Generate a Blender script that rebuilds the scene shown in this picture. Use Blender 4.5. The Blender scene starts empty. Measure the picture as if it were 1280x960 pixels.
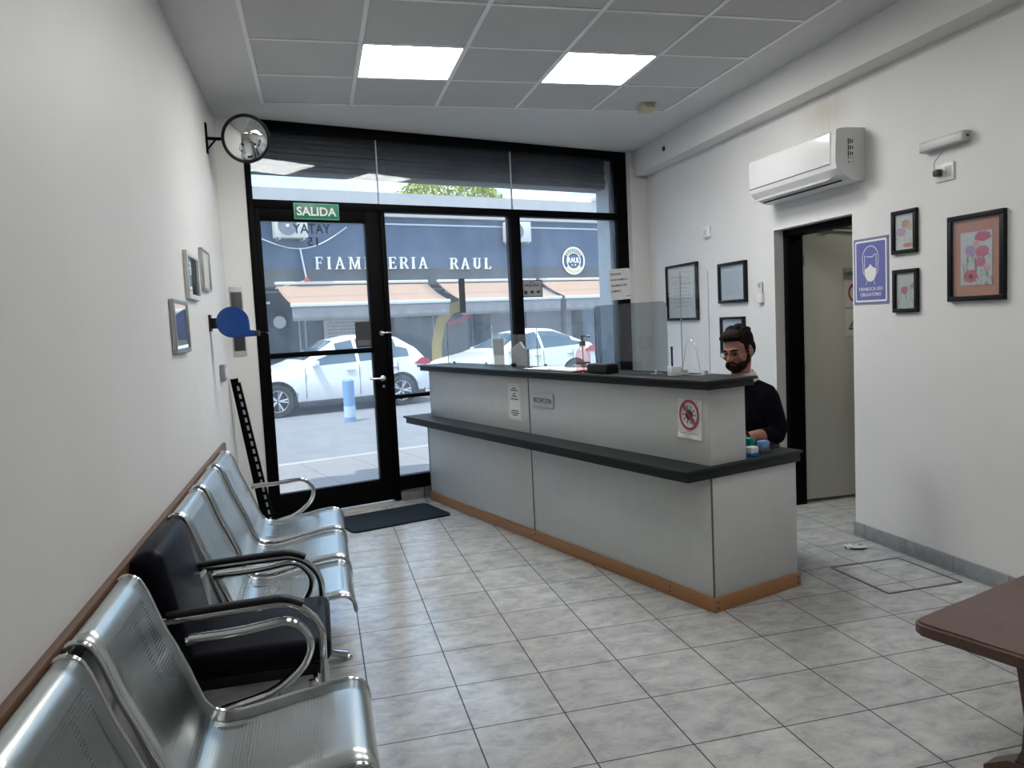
import bpy, bmesh, math, random
from mathutils import Vector, Matrix, Euler
random.seed(7)
D = bpy.data
COL = bpy.context.scene.collection
PI = math.pi
rad = math.radians

# ------------------------------------------------------------------ materials
def mat(name, color=(.5,.5,.5), rough=.5, metal=0., spec=.5, emit=None, estr=0., coat=0.):
    m = D.materials.new(name); m.use_nodes = True
    b = m.node_tree.nodes['Principled BSDF']
    b.inputs['Base Color'].default_value = (*color, 1)
    b.inputs['Roughness'].default_value = rough
    b.inputs['Metallic'].default_value = metal
    b.inputs['Specular IOR Level'].default_value = spec
    b.inputs['Coat Weight'].default_value = coat
    if emit:
        b.inputs['Emission Color'].default_value = (*emit, 1)
        b.inputs['Emission Strength'].default_value = estr
    return m

class NT:
    """tiny node helper"""
    def __init__(s, m):
        s.m = m; s.t = m.node_tree; s.n = s.t.nodes; s.l = s.t.links
        s.b = s.n.get('Principled BSDF')
    def new(s, t, **kw):
        n = s.n.new(t)
        for k, v in kw.items(): setattr(n, k, v)
        return n
    def val(s, sock, v):
        if isinstance(v, bpy.types.NodeSocket): s.l.new(v, sock)
        else: sock.default_value = v
    def math(s, op, a, b=0., c=0.):
        n = s.new('ShaderNodeMath', operation=op)
        s.val(n.inputs[0], a); s.val(n.inputs[1], b); s.val(n.inputs[2], c)
        return n.outputs[0]
    def noise(s, vec, scale, detail=4., rough=.5, dist=0.):
        n = s.new('ShaderNodeTexNoise')
        s.l.new(vec, n.inputs['Vector'])
        n.inputs['Scale'].default_value = scale; n.inputs['Detail'].default_value = detail
        n.inputs['Roughness'].default_value = rough; n.inputs['Distortion'].default_value = dist
        return n.outputs['Fac']
    def ramp(s, fac, stops):
        n = s.new('ShaderNodeValToRGB'); s.l.new(fac, n.inputs[0])
        e = n.color_ramp.elements
        while len(e) < len(stops): e.new(.5)
        for k, (p, c) in enumerate(stops):
            e[k].position = p; e[k].color = (*c, 1) if len(c) == 3 else c
        return n.outputs[0]
    def mix(s, fac, a, b):
        n = s.new('ShaderNodeMix', data_type='RGBA')
        s.val(n.inputs[0], fac)
        for k, v in ((6, a), (7, b)):
            if isinstance(v, bpy.types.NodeSocket): s.l.new(v, n.inputs[k])
            else: n.inputs[k].default_value = (*v, 1)
        return n.outputs[2]
    def scale(s, vec, sc, rot=(0,0,0), loc=(0,0,0)):
        n = s.new('ShaderNodeMapping'); s.l.new(vec, n.inputs[0])
        n.inputs['Scale'].default_value = sc; n.inputs['Rotation'].default_value = rot; n.inputs['Location'].default_value = loc
        return n.outputs[0]
    def sep(s, vec):
        n = s.new('ShaderNodeSeparateXYZ'); s.l.new(vec, n.inputs[0]); return n.outputs
    def obj(s): return s.new('ShaderNodeTexCoord').outputs['Object']
    def gen(s): return s.new('ShaderNodeTexCoord').outputs['Generated']
    def uv(s): return s.new('ShaderNodeTexCoord').outputs['UV']
    def pos(s): return s.new('ShaderNodeNewGeometry').outputs['Position']
    def bump(s, h, strength=.1, dist=.01):
        n = s.new('ShaderNodeBump'); s.l.new(h, n.inputs['Height'])
        n.inputs['Strength'].default_value = strength; n.inputs['Distance'].default_value = dist
        s.l.new(n.outputs[0], s.b.inputs['Normal'])
    def color(s, c): s.l.new(c, s.b.inputs['Base Color'])

M = {}
def paint(name, c, rough=.6, var=.04, scale=2.):
    m = mat(name, c, rough); t = NT(m); p = t.obj()
    f = t.noise(p, scale, 6, .6)
    t.color(t.ramp(f, [(.3, tuple(x*(1-var) for x in c)), (.7, tuple(min(1, x*(1+var)) for x in c))]))
    t.bump(t.noise(p, 90., 3), .06, .004)
    return m

M['wall'] = paint('wall_paint', (.68,.672,.655), .55, .035, 1.3)
M['plaster'] = paint('ceiling_plaster', (.60,.60,.59), .7, .03, 1.)
M['ceil_tile'] = paint('ceiling_tile_board', (.50,.50,.50), .8, .03, 3.)
M['tbar'] = mat('white_enamel_bar', (.78,.78,.78), .35)
M['black'] = mat('black_painted_steel', (.0015,.0015,.002), .55, 0, .06)
M['black_soft'] = mat('black_plastic', (.006,.006,.008), .42, 0, .3)
M['charcoal'] = mat('charcoal_plastic', (.03,.03,.034), .5)
M['white_plastic'] = mat('white_plastic', (.72,.72,.71), .3)
M['grey_plastic'] = mat('grey_plastic', (.42,.42,.42), .4)
M['paper'] = mat('white_paper', (.74,.74,.72), .6)
M['chrome'] = mat('polished_chrome', (.62,.63,.64), .09, 1.)
M['steel_edge'] = mat('chromed_edge_tube', (.58,.60,.61), .14, 1.)
M['alu'] = mat('brushed_aluminium', (.55,.56,.57), .3, 1.)
M['ink'] = mat('dark_ink', (.025,.025,.03), .6)
M['white_ink'] = mat('white_ink', (.78,.78,.78), .5)
M['silver_frame'] = mat('silver_moulding', (.46,.47,.48), .3, .8)
M['blue'] = mat('blue_glossy_plastic', (.008,.065,.30), .25)
M['green_sign'] = mat('green_sign_vinyl', (.0,.19,.10), .4)
M['slate'] = mat('dark_slate_laminate', (.024,.029,.029), .42, 0, .13)
M['rubber'] = mat('dark_rubber', (.007,.012,.017), .8, 0, .15)

def wood(name, c1, c2, sc=(2,30,30), rough=.42):
    m = mat(name, c1, rough); t = NT(m); p = t.scale(t.obj(), sc)
    f = t.noise(p, 1.6, 6, .6, 1.2)
    t.color(t.ramp(f, [(.3, c1), (.55, c2), (.75, tuple(x*.75 for x in c1))]))
    t.bump(f, .08, .003)
    return m
M['pine'] = wood('stained_pine', (.30,.135,.048), (.37,.18,.075), (30,2,30))
M['rail'] = wood('brown_stained_wood', (.105,.050,.024), (.14,.070,.035), (26,1.6,26), .38)
M['table'] = wood('dark_walnut_wood', (.062,.029,.020), (.095,.047,.032), (3,22,22), .35)

# laminate of the reception counter
m = mat('grey_laminate', (.56,.575,.565), .42); t = NT(m)
t.color(t.ramp(t.noise(t.obj(), 14, 5), [(.3, (.545,.56,.55)), (.7, (.575,.59,.58))])); M['laminate'] = m

# floor tiles: 0.35 m grid with dark joints, mottled grey glaze
m = mat('floor_tile_glaze', (.35,.35,.35), .25); t = NT(m); p = t.pos(); x, y, z = t.sep(p)
TX, TY, TS = .107, 4.768, .35
def cell(c, o, s):
    q = t.math('DIVIDE', t.math('SUBTRACT', c, o), s)
    f = t.math('FRACT', q)
    return t.math('FLOOR', q), t.math('MINIMUM', f, t.math('SUBTRACT', 1., f))
ix, dx = cell(x, TX, TS); iy, dy = cell(y, TY, TS)
edge = t.math('MINIMUM', dx, dy)
joint = t.math('LESS_THAN', edge, .0078)
n1 = t.noise(t.scale(p, (1, 1.5, 1)), 8, 10, .72, .35)
n2 = t.noise(p, 2.1, 3)
n3 = t.noise(t.scale(p, (1.,2.2,1.)), 26, 6, .7, .4)
base = t.ramp(n1, [(.30, (.22,.23,.23)), (.48, (.39,.40,.395)), (.68, (.54,.54,.53))])
base = t.mix(t.math('MULTIPLY', n3, .35), base, (.55,.54,.52))
wn = t.new('ShaderNodeTexWhiteNoise', noise_dimensions='2D')
cb = t.new('ShaderNodeCombineXYZ'); t.l.new(ix, cb.inputs[0]); t.l.new(iy, cb.inputs[1]); t.l.new(cb.outputs[0], wn.inputs['Vector'])
base = t.mix(t.math('MULTIPLY', wn.outputs['Value'], .16), base, (.25,.255,.25))
t.color(t.mix(joint, base, (.03,.03,.03)))
t.l.new(t.math('ADD', t.math('MULTIPLY', joint, .5), t.math('MULTIPLY', n2, .36)), t.b.inputs['Roughness'])
t.bump(t.math('ADD', t.math('MULTIPLY', joint, -1.), t.math('MULTIPLY', n1, .1)), .25, .002)
M['floor'] = m
m = mat('baseboard_tile', (.3,.3,.3), .35); t = NT(m); p = t.pos()
t.color(t.ramp(t.noise(p, 11, 8, .65), [(.3, (.17,.18,.185)), (.7, (.29,.30,.305))])); xx_, yy_, zz_ = t.sep(p); lk = t.b.inputs['Base Color'].links[0].from_socket
t.color(t.mix(t.math('LESS_THAN', t.math('FRACT', t.math('DIVIDE', t.math('ADD', yy_, .1), .35)), .012), lk, (.07,.07,.07))); M['base_tile'] = m

# perforated bright steel for the waiting benches: UV in metres (u across, v along the profile)
m = mat('perforated_steel', (.54,.58,.565), .29, 1.); t = NT(m); ux, uy, _ = t.sep(t.uv())
def hole(c):
    f = t.math('FRACT', t.math('DIVIDE', c, .0098)); return t.math('SUBTRACT', f, .5)
hx, hy = hole(ux), hole(uy)
rr = t.math('SQRT', t.math('ADD', t.math('MULTIPLY', hx, hx), t.math('MULTIPLY', hy, hy)))
dot = t.math('LESS_THAN', rr, .29)
inx = t.math('LESS_THAN', t.math('ABSOLUTE', t.math('SUBTRACT', ux, .2425)), .185)
def band(a, b): return t.math('MULTIPLY', t.math('GREATER_THAN', uy, a), t.math('LESS_THAN', uy, b))
iny = t.math('ADD', band(.12, .44), band(.50, .86))
mask = t.math('MULTIPLY', t.math('MULTIPLY', inx, iny), dot)
tr = t.new('ShaderNodeBsdfTransparent'); ms = t.new('ShaderNodeMixShader')
t.l.new(mask, ms.inputs[0]); t.l.new(t.b.outputs[0], ms.inputs[1]); t.l.new(tr.outputs[0], ms.inputs[2])
t.l.new(ms.outputs[0], t.n['Material Output'].inputs['Surface'])
M['perf'] = m

# leather
m = mat('dark_leatherette', (.0035,.004,.007), .42, 0, .1); t = NT(m); t.bump(t.noise(t.obj(), 160, 3), .12, .003); M['leather'] = m

# clear sheets: architectural glass / acrylic with a little dust
def glass(name, tint=(.96,.98,.98), dust=.03, dustc=(.8,.85,.9), refl=1.):
    m = D.materials.new(name); m.use_nodes = True; t = NT(m); t.n.remove(t.b)
    tr = t.new('ShaderNodeBsdfTransparent'); tr.inputs[0].default_value = (*tint, 1)
    gl = t.new('ShaderNodeBsdfGlossy'); gl.inputs['Roughness'].default_value = .0; gl.inputs[0].default_value = (1,1,1,1)
    lw = t.new('ShaderNodeLayerWeight'); lw.inputs[0].default_value = .5
    fr = t.math('ADD', t.math('MULTIPLY', t.math('POWER', lw.outputs['Facing'], 5.), .9), .045)
    a = t.new('ShaderNodeMixShader'); t.l.new(t.math('MULTIPLY', fr, refl), a.inputs[0])
    t.l.new(tr.outputs[0], a.inputs[1]); t.l.new(gl.outputs[0], a.inputs[2])
    tl = t.new('ShaderNodeBsdfTranslucent'); tl.inputs[0].default_value = (*dustc, 1)
    d2 = t.new('ShaderNodeMixShader'); d2.inputs[0].default_value = dust
    if dust > .01:
        f = t.noise(t.scale(t.obj(), (3, 3, 1.2)), 1.7, 6, .6)
        t.l.new(t.math('MULTIPLY', f, dust*2), d2.inputs[0])
    t.l.new(a.outputs[0], d2.inputs[1]); t.l.new(tl.outputs[0], d2.inputs[2])
    t.l.new(d2.outputs[0], t.n['Material Output'].inputs['Surface'])
    return m
M['glass'] = glass('dusty_shop_glass', (.90,.94,.95), .085, refl=.3)
M['acrylic'] = glass('clear_acrylic', (.97,.98,.98), .012, refl=.7)
M['smoke_acrylic'] = glass('smoky_acrylic', (.62,.66,.68), .01)
M['pic_glass'] = glass('picture_glazing', (.97,.98,.98), .005, refl=1.5)
m = glass('pink_gel', (.93,.74,.74), .05, (.9,.7,.7)); M['gel'] = m
M['edge_white'] = mat('polished_acrylic_edge', (.62,.66,.66), .3)
M['led'] = mat('led_diffuser', (.9,.9,.9), .5, emit=(1,.99,.97), estr=14.5)
M['led_added'] = mat('led_diffuser_added', (.9,.9,.9), .5, emit=(1,.99,.97), estr=3.9)
M['led2'] = mat('added_lamp_diffuser', (.9,.9,.9), .5, emit=(1,.96,.86), estr=10.)
M['mirror'] = mat('mirror_silver', (.80,.81,.80), .02, 1.)

# ------------------------------------------------------------------ mesh builder
class B:
    def __init__(s): s.bm = bmesh.new(); s.uvl = None
    def box(s, x0, x1, y0, y1, z0, z1, bev=0., seg=2, mtx=None):
        t = bmesh.new(); bmesh.ops.create_cube(t, size=1.)
        for v in t.verts:
            v.co = Vector(((x0+x1)/2+v.co.x*(x1-x0), (y0+y1)/2+v.co.y*(y1-y0), (z0+z1)/2+v.co.z*(z1-z0)))
        if bev > 0: bmesh.ops.bevel(t, geom=list(t.edges), offset=bev, segments=seg, profile=.5, affect='EDGES')
        return s.merge(t, mtx)
    def merge(s, t, mtx=None):
        if mtx is not None: bmesh.ops.transform(t, matrix=mtx, verts=t.verts)
        mp = {}
        for v in t.verts: mp[v] = s.bm.verts.new(v.co)
        for f in t.faces:
            try: s.bm.faces.new([mp[v] for v in f.verts])
            except ValueError: pass
        t.free(); return s
    def tube(s, pts, r, n=10, closed=False, flat=None, cap=True, ref=None):
        """round (or flat: (half-width-binormal, half-width-normal)) tube along points"""
        P = [Vector(p) for p in pts]; N = len(P)
        R = r if isinstance(r, (list, tuple)) else [r]*N
        tang = []
        for i in range(N):
            if closed: d = P[(i+1) % N]-P[i-1]
            else: d = P[min(i+1, N-1)]-P[max(i-1, 0)]
            tang.append(d.normalized() if d.length > 1e-9 else Vector((0,0,1)))
        ref = Vector(ref) if ref else (Vector((0,0,1)) if abs(tang[0].z) < .9 else Vector((0,1,0)))
        nrm = (ref - tang[0]*ref.dot(tang[0])).normalized(); rings = []
        for i in range(N):
            nrm = (nrm - tang[i]*nrm.dot(tang[i])).normalized(); bi = tang[i].cross(nrm)
            ring = []
            for k in range(n):
                a = 2*PI*k/n
                if flat:
                    ca, sa = math.cos(a), math.sin(a); e = .6
                    off = bi*flat[0]*math.copysign(abs(ca)**e, ca)+nrm*flat[1]*math.copysign(abs(sa)**e, sa)
                else: off = (bi*math.cos(a)+nrm*math.sin(a))*R[i]
                ring.append(s.bm.verts.new(P[i]+off))
            rings.append(ring)
        for i in range(N if closed else N-1):
            a, b = rings[i], rings[(i+1) % N]
            for k in range(n): s.bm.faces.new((a[k], a[(k+1) % n], b[(k+1) % n], b[k]))
        if cap and not closed:
            s.bm.faces.new(rings[0][::-1]); s.bm.faces.new(rings[-1])
        return s
    def lathe(s, prof, n=24, mtx=None, cap=True):
        t = bmesh.new(); rings = []
        for r, z in prof:
            if r < 1e-6: rings.append([t.verts.new((0,0,z))])
            else: rings.append([t.verts.new((r*math.cos(2*PI*k/n), r*math.sin(2*PI*k/n), z)) for k in range(n)])
        for a, b in zip(rings, rings[1:]):
            if len(a) == 1 and len(b) == 1: continue
            for k in range(n):
                k2 = (k+1) % n
                if len(a) == 1: t.faces.new((a[0], b[k2], b[k]))
                elif len(b) == 1: t.faces.new((a[k], a[k2], b[0]))
                else: t.faces.new((a[k], a[k2], b[k2], b[k]))
        if cap and len(rings[0]) > 1: t.faces.new(rings[0][::-1])
        if cap and len(rings[-1]) > 1: t.faces.new(rings[-1])
        return s.merge(t, mtx)
    def prism(s, poly, y0, y1, mtx=None):
        """polygon in XZ, extruded along Y"""
        t = bmesh.new()
        a = [t.verts.new((x, y0, z)) for x, z in poly]; b = [t.verts.new((x, y1, z)) for x, z in poly]
        t.faces.new(a); t.faces.new(b[::-1]); n = len(poly)
        for k in range(n): t.faces.new((a[k], b[k], b[(k+1) % n], a[(k+1) % n]))
        bmesh.ops.recalc_face_normals(t, faces=t.faces)
        return s.merge(t, mtx)
    def slab(s, poly, z0, z1, mtx=None):
        t = bmesh.new()
        a = [t.verts.new((x, y, z0)) for x, y in poly]; b = [t.verts.new((x, y, z1)) for x, y in poly]
        t.faces.new(a[::-1]); t.faces.new(b); n = len(poly)
        for k in range(n): t.faces.new((a[k], a[(k+1) % n], b[(k+1) % n], b[k]))
        bmesh.ops.recalc_face_normals(t, faces=t.faces)
        return s.merge(t, mtx)
    def ball(s, c, r, seg=16, ring=12, mtx=None):
        t = bmesh.new(); bmesh.ops.create_uvsphere(t, u_segments=seg, v_segments=ring, radius=1.)
        rx = r if isinstance(r, (tuple, list)) else (r, r, r)
        L = Matrix.Translation(c) @ (mtx or Matrix.Identity(4)) @ Matrix.Diagonal((*rx, 1))
        return s.merge(t, L)
    def grid(s, fn, nu, nv, uvfn=None, flip=False):
        V = [[s.bm.verts.new(fn(i, j)) for j in range(nv)] for i in range(nu)]
        if uvfn and s.uvl is None: s.uvl = s.bm.loops.layers.uv.new('UVMap')
        for i in range(nu-1):
            for j in range(nv-1):
                q = [(i, j), (i+1, j), (i+1, j+1), (i, j+1)]
                if flip: q = q[::-1]
                f = s.bm.faces.new([V[a][b] for a, b in q])
                if uvfn:
                    for lp, ab in zip(f.loops, q): lp[s.uvl].uv = uvfn(*ab)
        return s
    def mesh(s, name, m=None, smooth=35):
        me = D.meshes.new(name); s.bm.normal_update(); s.bm.to_mesh(me); s.bm.free()
        if m: me.materials.append(m)
        if smooth:
            for p in me.polygons: p.use_smooth = True
            me.set_sharp_from_angle(angle=rad(smooth))
        return me

def fillet(pts, r, n=6):
    """round the corners of a polyline"""
    P = [Vector(p) for p in pts]; out = [P[0]]
    for i in range(1, len(P)-1):
        a, b, c = P[i-1], P[i], P[i+1]
        d1, d2 = (a-b), (c-b); rr = min(r, d1.length*.48, d2.length*.48)
        p, q = b+d1.normalized()*rr, b+d2.normalized()*rr
        for k in range(n+1):
            u = k/n; out.append(p*(1-u)**2+b*2*u*(1-u)+q*u*u)
    out.append(P[-1]); return out

def rrect(w, h, r, n=5, cx=0, cy=0):
    o = []
    for sx, sy, a0 in ((1,-1,-90), (1,1,0), (-1,1,90), (-1,-1,180)):
        for k in range(n+1):
            a = rad(a0+90*k/n); o.append((cx+sx*(w/2-r)+r*math.cos(a), cy+sy*(h/2-r)+r*math.sin(a)))
    return o

# ------------------------------------------------------------------ object helpers
def link(o, parent=None):
    COL.objects.link(o)
    if parent is not None: o.parent = parent
    return o
def T(name, label, cat, loc=(0,0,0), rz=0., group=None, rot=None):
    o = D.objects.new(name, None); link(o); o.empty_display_size = .1
    o.location = loc; o.rotation_euler = rot or (0,0,rz)
    o['label'] = label; o['category'] = cat
    if group: o['group'] = group
    return o
def P(name, b, m, parent=None, smooth=35, label=None):
    o = D.objects.new(name, b.mesh(name, m, smooth)); link(o, parent)
    if label: o['label'] = label
    return o
def TM(name, b, m, label, cat, loc=(0,0,0), rz=0., group=None, smooth=35):
    o = P(name, b, m, None, smooth); o.location = loc; o.rotation_euler = (0,0,rz)
    o['label'] = label; o['category'] = cat
    if group: o['group'] = group
    return o
def S(name, b, m, parent=None, loc=(0,0,0), rz=0., smooth=30, label=None):
    o = P(name, b, m, parent, smooth); o.location = loc; o.rotation_euler = (0,0,rz)
    if parent is None: o['kind'] = 'structure'
    if label: o['label'] = label
    return o
def dup(o, parent=None):
    c = o.copy(); COL.objects.link(c)
    if parent is not None: c.parent = parent
    for ch in list(o.children): dup(ch, c)
    return c

def text(name, body, w, h, at, m, parent, off=.012, ext=.0008, rz=0., mirror=False, label=None, keep=False):
    """flat lettering in the XZ plane facing -Y, fitted in w x h, centred at `at`"""
    cu = D.curves.new('t', 'FONT'); cu.body = body; cu.align_x = 'CENTER'; cu.extrude = .02; cu.offset = off; cu.resolution_u = 3; cu.space_line = 1.15
    o = D.objects.new('t', cu); COL.objects.link(o)
    dg = bpy.context.evaluated_depsgraph_get(); dg.update()
    me = D.meshes.new_from_object(o.evaluated_get(dg)); D.objects.remove(o); D.curves.remove(cu)
    xs = [v.co.x for v in me.vertices]; ys = [v.co.y for v in me.vertices]; zs = [v.co.z for v in me.vertices]
    cx, cy = (min(xs)+max(xs))/2, (min(ys)+max(ys))/2
    sx = w/(max(xs)-min(xs)); sy = h/(max(ys)-min(ys))
    if keep: sx = sy = min(sx, sy)
    sz = ext/max(1e-6, max(zs)-min(zs))*2
    for v in me.vertices:
        x, y, z = (v.co.x-cx)*sx*(-1 if mirror else 1), (v.co.y-cy)*sy, v.co.z*sz
        v.co = (x, -z, y)
    me.materials.clear(); me.materials.append(m); me.name = name
    ob = D.objects.new(name, me); link(ob, parent); ob.location = at; ob.rotation_euler = (0,0,rz)
    if label: ob['label'] = label
    return ob

# ------------------------------------------------------------------ frames of reference
TH = rad(17.); SU = Vector((math.cos(TH), math.sin(TH), 0)); SN = Vector((-math.sin(TH), math.cos(TH), 0))
SP = Vector((.592, 6.508, 0)); CA = Vector((1.804, 3.352, 0))
def sp(u, v, z=0): return SP+SU*u+SN*v+Vector((0,0,z))
def cp(u, v, z=0): return CA+SU*u+SN*v+Vector((0,0,z))
H = 3.076; XL = -.632; XR = 3.283; YB = -3.2
R_R, R_L, R_C = rad(-90), rad(90), rad(-73)      # things on the right wall, left wall, counter front

# ================================================================== SETTING
b = B(); b.slab([(XL-.1,YB), (5.6,YB), (5.6,6.9), (3.5,7.35), tuple(sp(2.7,.12)[:2]), tuple(sp(-1.35,.12)[:2]), (XL-.1,6.0)], -.12, 0.)
S('floor', b, M['floor'])

b = B(); b.box(XL-.2, XL, YB, 6.35, -.1, H+.2); S('wall_left', b, M['wall'])
b = B()
OY0, OY1, OZ = 4.203, 5.055, 2.04
b.box(XR, XR+.2, YB, OY0, -.1, H+.2); b.box(XR, XR+.2, OY1, 7.6, -.1, H+.2); b.box(XR, XR+.2, OY0, OY1, OZ, H+.2)
# damp patch on the right wall above the air conditioner
m = M['wall'].copy(); m.name = 'wall_paint_with_damp_stain'; t = NT(m); pp = t.pos()
base_link = t.b.inputs['Base Color'].links[0].from_socket
px_, py_, pz_ = t.sep(pp)
fy = t.math('SUBTRACT', 1., t.math('MULTIPLY', t.math('ABSOLUTE', t.math('SUBTRACT', py_, 4.42)), 3.2))
fz = t.math('SUBTRACT', 1., t.math('MULTIPLY', t.math('ABSOLUTE', t.math('SUBTRACT', pz_, 2.72)), 5.))
st = t.math('MULTIPLY', t.math('MAXIMUM', fy, 0.), t.math('MAXIMUM', fz, 0.))
st = t.math('MULTIPLY', st, t.math('MULTIPLY', t.noise(t.scale(pp, (1,9,1.4)), 2.6, 6, .7), 1.5))
t.color(t.mix(t.math('MINIMUM', st, .6), base_link, (.50,.46,.36)))
S('wall_right', b, m)
b = B(); b.box(XL-.2, XR+.2, YB-.2, YB, -.1, H+.2); S('wall_back', b, M['wall'])
b = B(); b.box(-1.34, -1.085, -.03, .14, -.1, H+.2); b.box(2.57, 3.05, -.10, .14, -.1, H+.2)
S('wall_front', b, M['wall'], loc=SP, rz=TH)

GX0, GX1, GY1 = -.2619, 2.788, 5.765
GXs = [GX0+.61*k for k in range(6)]
GYs = [GY1]+[GY1-.6154-.61*k for k in range(14)]
GY0 = GYs[-1]
b = B()
b.box(XL-.2, GX0, YB, 7.7, H, H+.2); b.box(GX1, XR+.2, YB, 7.7, H, H+.2); b.box(GX0, GX1, GY1, 7.7, H, H+.2); b.box(GX0, GX1, YB, GY0, H, H+.2)
b.box(GX0, GX1, GY0, GY1, H+.012, H+.2)
S('ceiling', b, M['plaster'])
LEDS = [(1,1), (3,1), (1,5), (3,5), (1,9), (3,9)]  # all but the front pair are unseen panels added to light the room
b = B()
for i in range(5):
    for j in range(14):
        if (i, j) in LEDS: continue
        b.box(GXs[i]+.004, GXs[i+1]-.004, GYs[j+1]+.004, GYs[j]-.004, H+.003, H+.011)
S('ceiling_tiles', b, M['ceil_tile'], smooth=0)
b = B()
for x_ in GXs: b.box(x_-.012, x_+.012, GY0, GY1, H-.003, H+.006)
for y_ in GYs: b.box(GX0, GX1, y_-.010, y_+.010, H-.0025, H+.0055)
S('ceiling_grid', b, M['tbar'], smooth=0)
b = B(); b.box(XR-.153, XR, YB, 7.16, 2.842, H); S('ceiling_beam', b, M['wall'])

b = B(); b.box(XR-.016, XR, YB, OY0+.002, 0, .085, .002); b.box(XR-.016, XR, OY1, 6.9, 0, .085, .002)
S('baseboard_right', b, M['base_tile'])
b = B(); b.box(-.02, 2.5, -.022, .03, 0, .098, .002); S('baseboard_front', b, M['base_tile'], loc=SP, rz=TH)
b = B(); b.box(XL, XL+.024, YB, 5.2, .70, .79, .006); S('trim_1', b, M['rail'])
b = B(); b.box(-1.05, 0, -.10, .14, -.05, .012, .003); S('trim_2', b, mat('stone_threshold', (.42,.40,.37), .4), loc=SP, rz=TH)

# back room behind the doorway
b = B(); b.box(5.5, 5.6, 2.6, 6.6, -.1, 2.9); b.box(XR+.2, 5.6, 6.5, 6.6, -.1, 2.9); b.box(XR+.2, 5.6, 2.5, 2.6, -.1, 2.9); b.box(XR+.2, 5.6, 2.5, 6.6, 2.8, 2.9)
S('wall_back_room', b, mat('beige_paint', (.52,.52,.44), .6))

# ------------------------------------------------------------------ storefront: window_1 and entrance door
win = D.objects.new('window_1', None); link(win); win.location = SP; win.rotation_euler = (0,0,TH); win['kind'] = 'structure'
FR = M['black']
b = B()
y0, y1 = -.04, .05
b.box(-1.09, 2.57, y0, y1, 3.0, 3.076, .003)             # head
b.box(-1.09, 2.57, y0, y1, 2.42, 2.482, .003)           # transom
b.box(-1.09, -1.045, y0, y1, 0, 3.0, .003)              # left jamb
b.box(2.44, 2.57, y0, y1, .098, 3.0, .003)              # right jamb
b.box(-.04, .0, y0, y1, 0, 2.42, .003)                  # post beside the door
b.box(1.205, 1.31, y0, y1, .098, 2.42, .003)            # mullion
b.box(0, 2.44, y0, y1, .098, .215, .003)                # bottom rail
b.box(0, 1.205, y0, y1, .875, .905, .002)               # middle bar
P('window_frame', b, FR, win)
def pane(u0, u1, z0, z1, name='glass_pane'):
    q = B(); q.box(u0, u1, .003, .009, z0, z1); return P(name, q, M['glass'], win, 0)
pane(-1.045, -.03, 2.482, 3.0); pane(-.022, 1.255, 2.482, 3.0); pane(1.263, 2.44, 2.482, 3.0)
pane(0, 1.205, .215, .875); pane(0, 1.205, .905, 2.42); pane(1.31, 2.44, .215, 2.42)
for u_ in (-.026, 1.259):
    q = B(); q.box(u_-.004, u_+.004, -.004, .014, 2.482, 3.0); P('glass_joint', q, mat('silicone_joint', (.45,.47,.47), .4), win)
# door leaf
dr = D.objects.new('door_1', None); link(dr); dr.location = SP; dr.rotation_euler = (0,0,TH); dr['kind'] = 'structure'
b = B()
b.box(-1.045, -1.0, -.03, .03, .03, 2.42, .003); b.box(-.165, -.045, -.03, .03, .03, 2.42, .003)
b.box(-1.0, -.165, -.03, .03, 2.325, 2.42, .003); b.box(-1.0, -.165, -.03, .03, .03, .215, .003)
b.box(-1.0, -.165, -.03, .03, 1.275, 1.315, .003)
P('door_leaf', b, FR, dr)
for z0, z1 in ((.215,1.275), (1.315,2.325)):
    q = B(); q.box(-1.0, -.165, -.003, .003, z0, z1); P('glass_pane', q, M['glass'], dr, 0)
b = B(); b.tube([(-.10,-.03,1.055), (-.10,-.075,1.055)], .012); b.tube(fillet([(-.10,-.075,1.055), (-.11,-.082,1.056), (-.225,-.078,1.062)], .015), .009); b.lathe([(.024,0), (.024,.008), (.018,.012), (0,.012)], 20, Matrix.Translation((-.10,-.03,1.055)) @ Matrix.Rotation(rad(90), 4, 'X'))
P('door_handle', b, M['alu'], dr)
b = B(); b.lathe([(.022,0), (.022,.012), (.016,.018), (0,.018)], 20, Matrix.Translation((-.085,-.03,1.43)) @ Matrix.Rotation(rad(90), 4, 'X')); b.box(-.105, -.0, -.055, -.044, 1.425, 1.437, .003)
P('door_lock', b, M['alu'], dr)
b = B(); b.lathe([(.012,0), (.012,.006), (0,.006)], 16, Matrix.Translation((-.095,-.03,.99)) @ Matrix.Rotation(rad(90), 4, 'X')); P('keyhole', b, M['alu'], dr)
# lettering of the house number on the outside of the door glass, read from the street
text('house_lettering', 'YATAY', .30, .075, (-.60, .0045, 2.275), mat('dark_glass_vinyl', (.03,.04,.06), .5), dr, mirror=True)
text('house_lettering', '15', .085, .065, (-.60, .0045, 2.175), M['ink'], dr, mirror=True)
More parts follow.
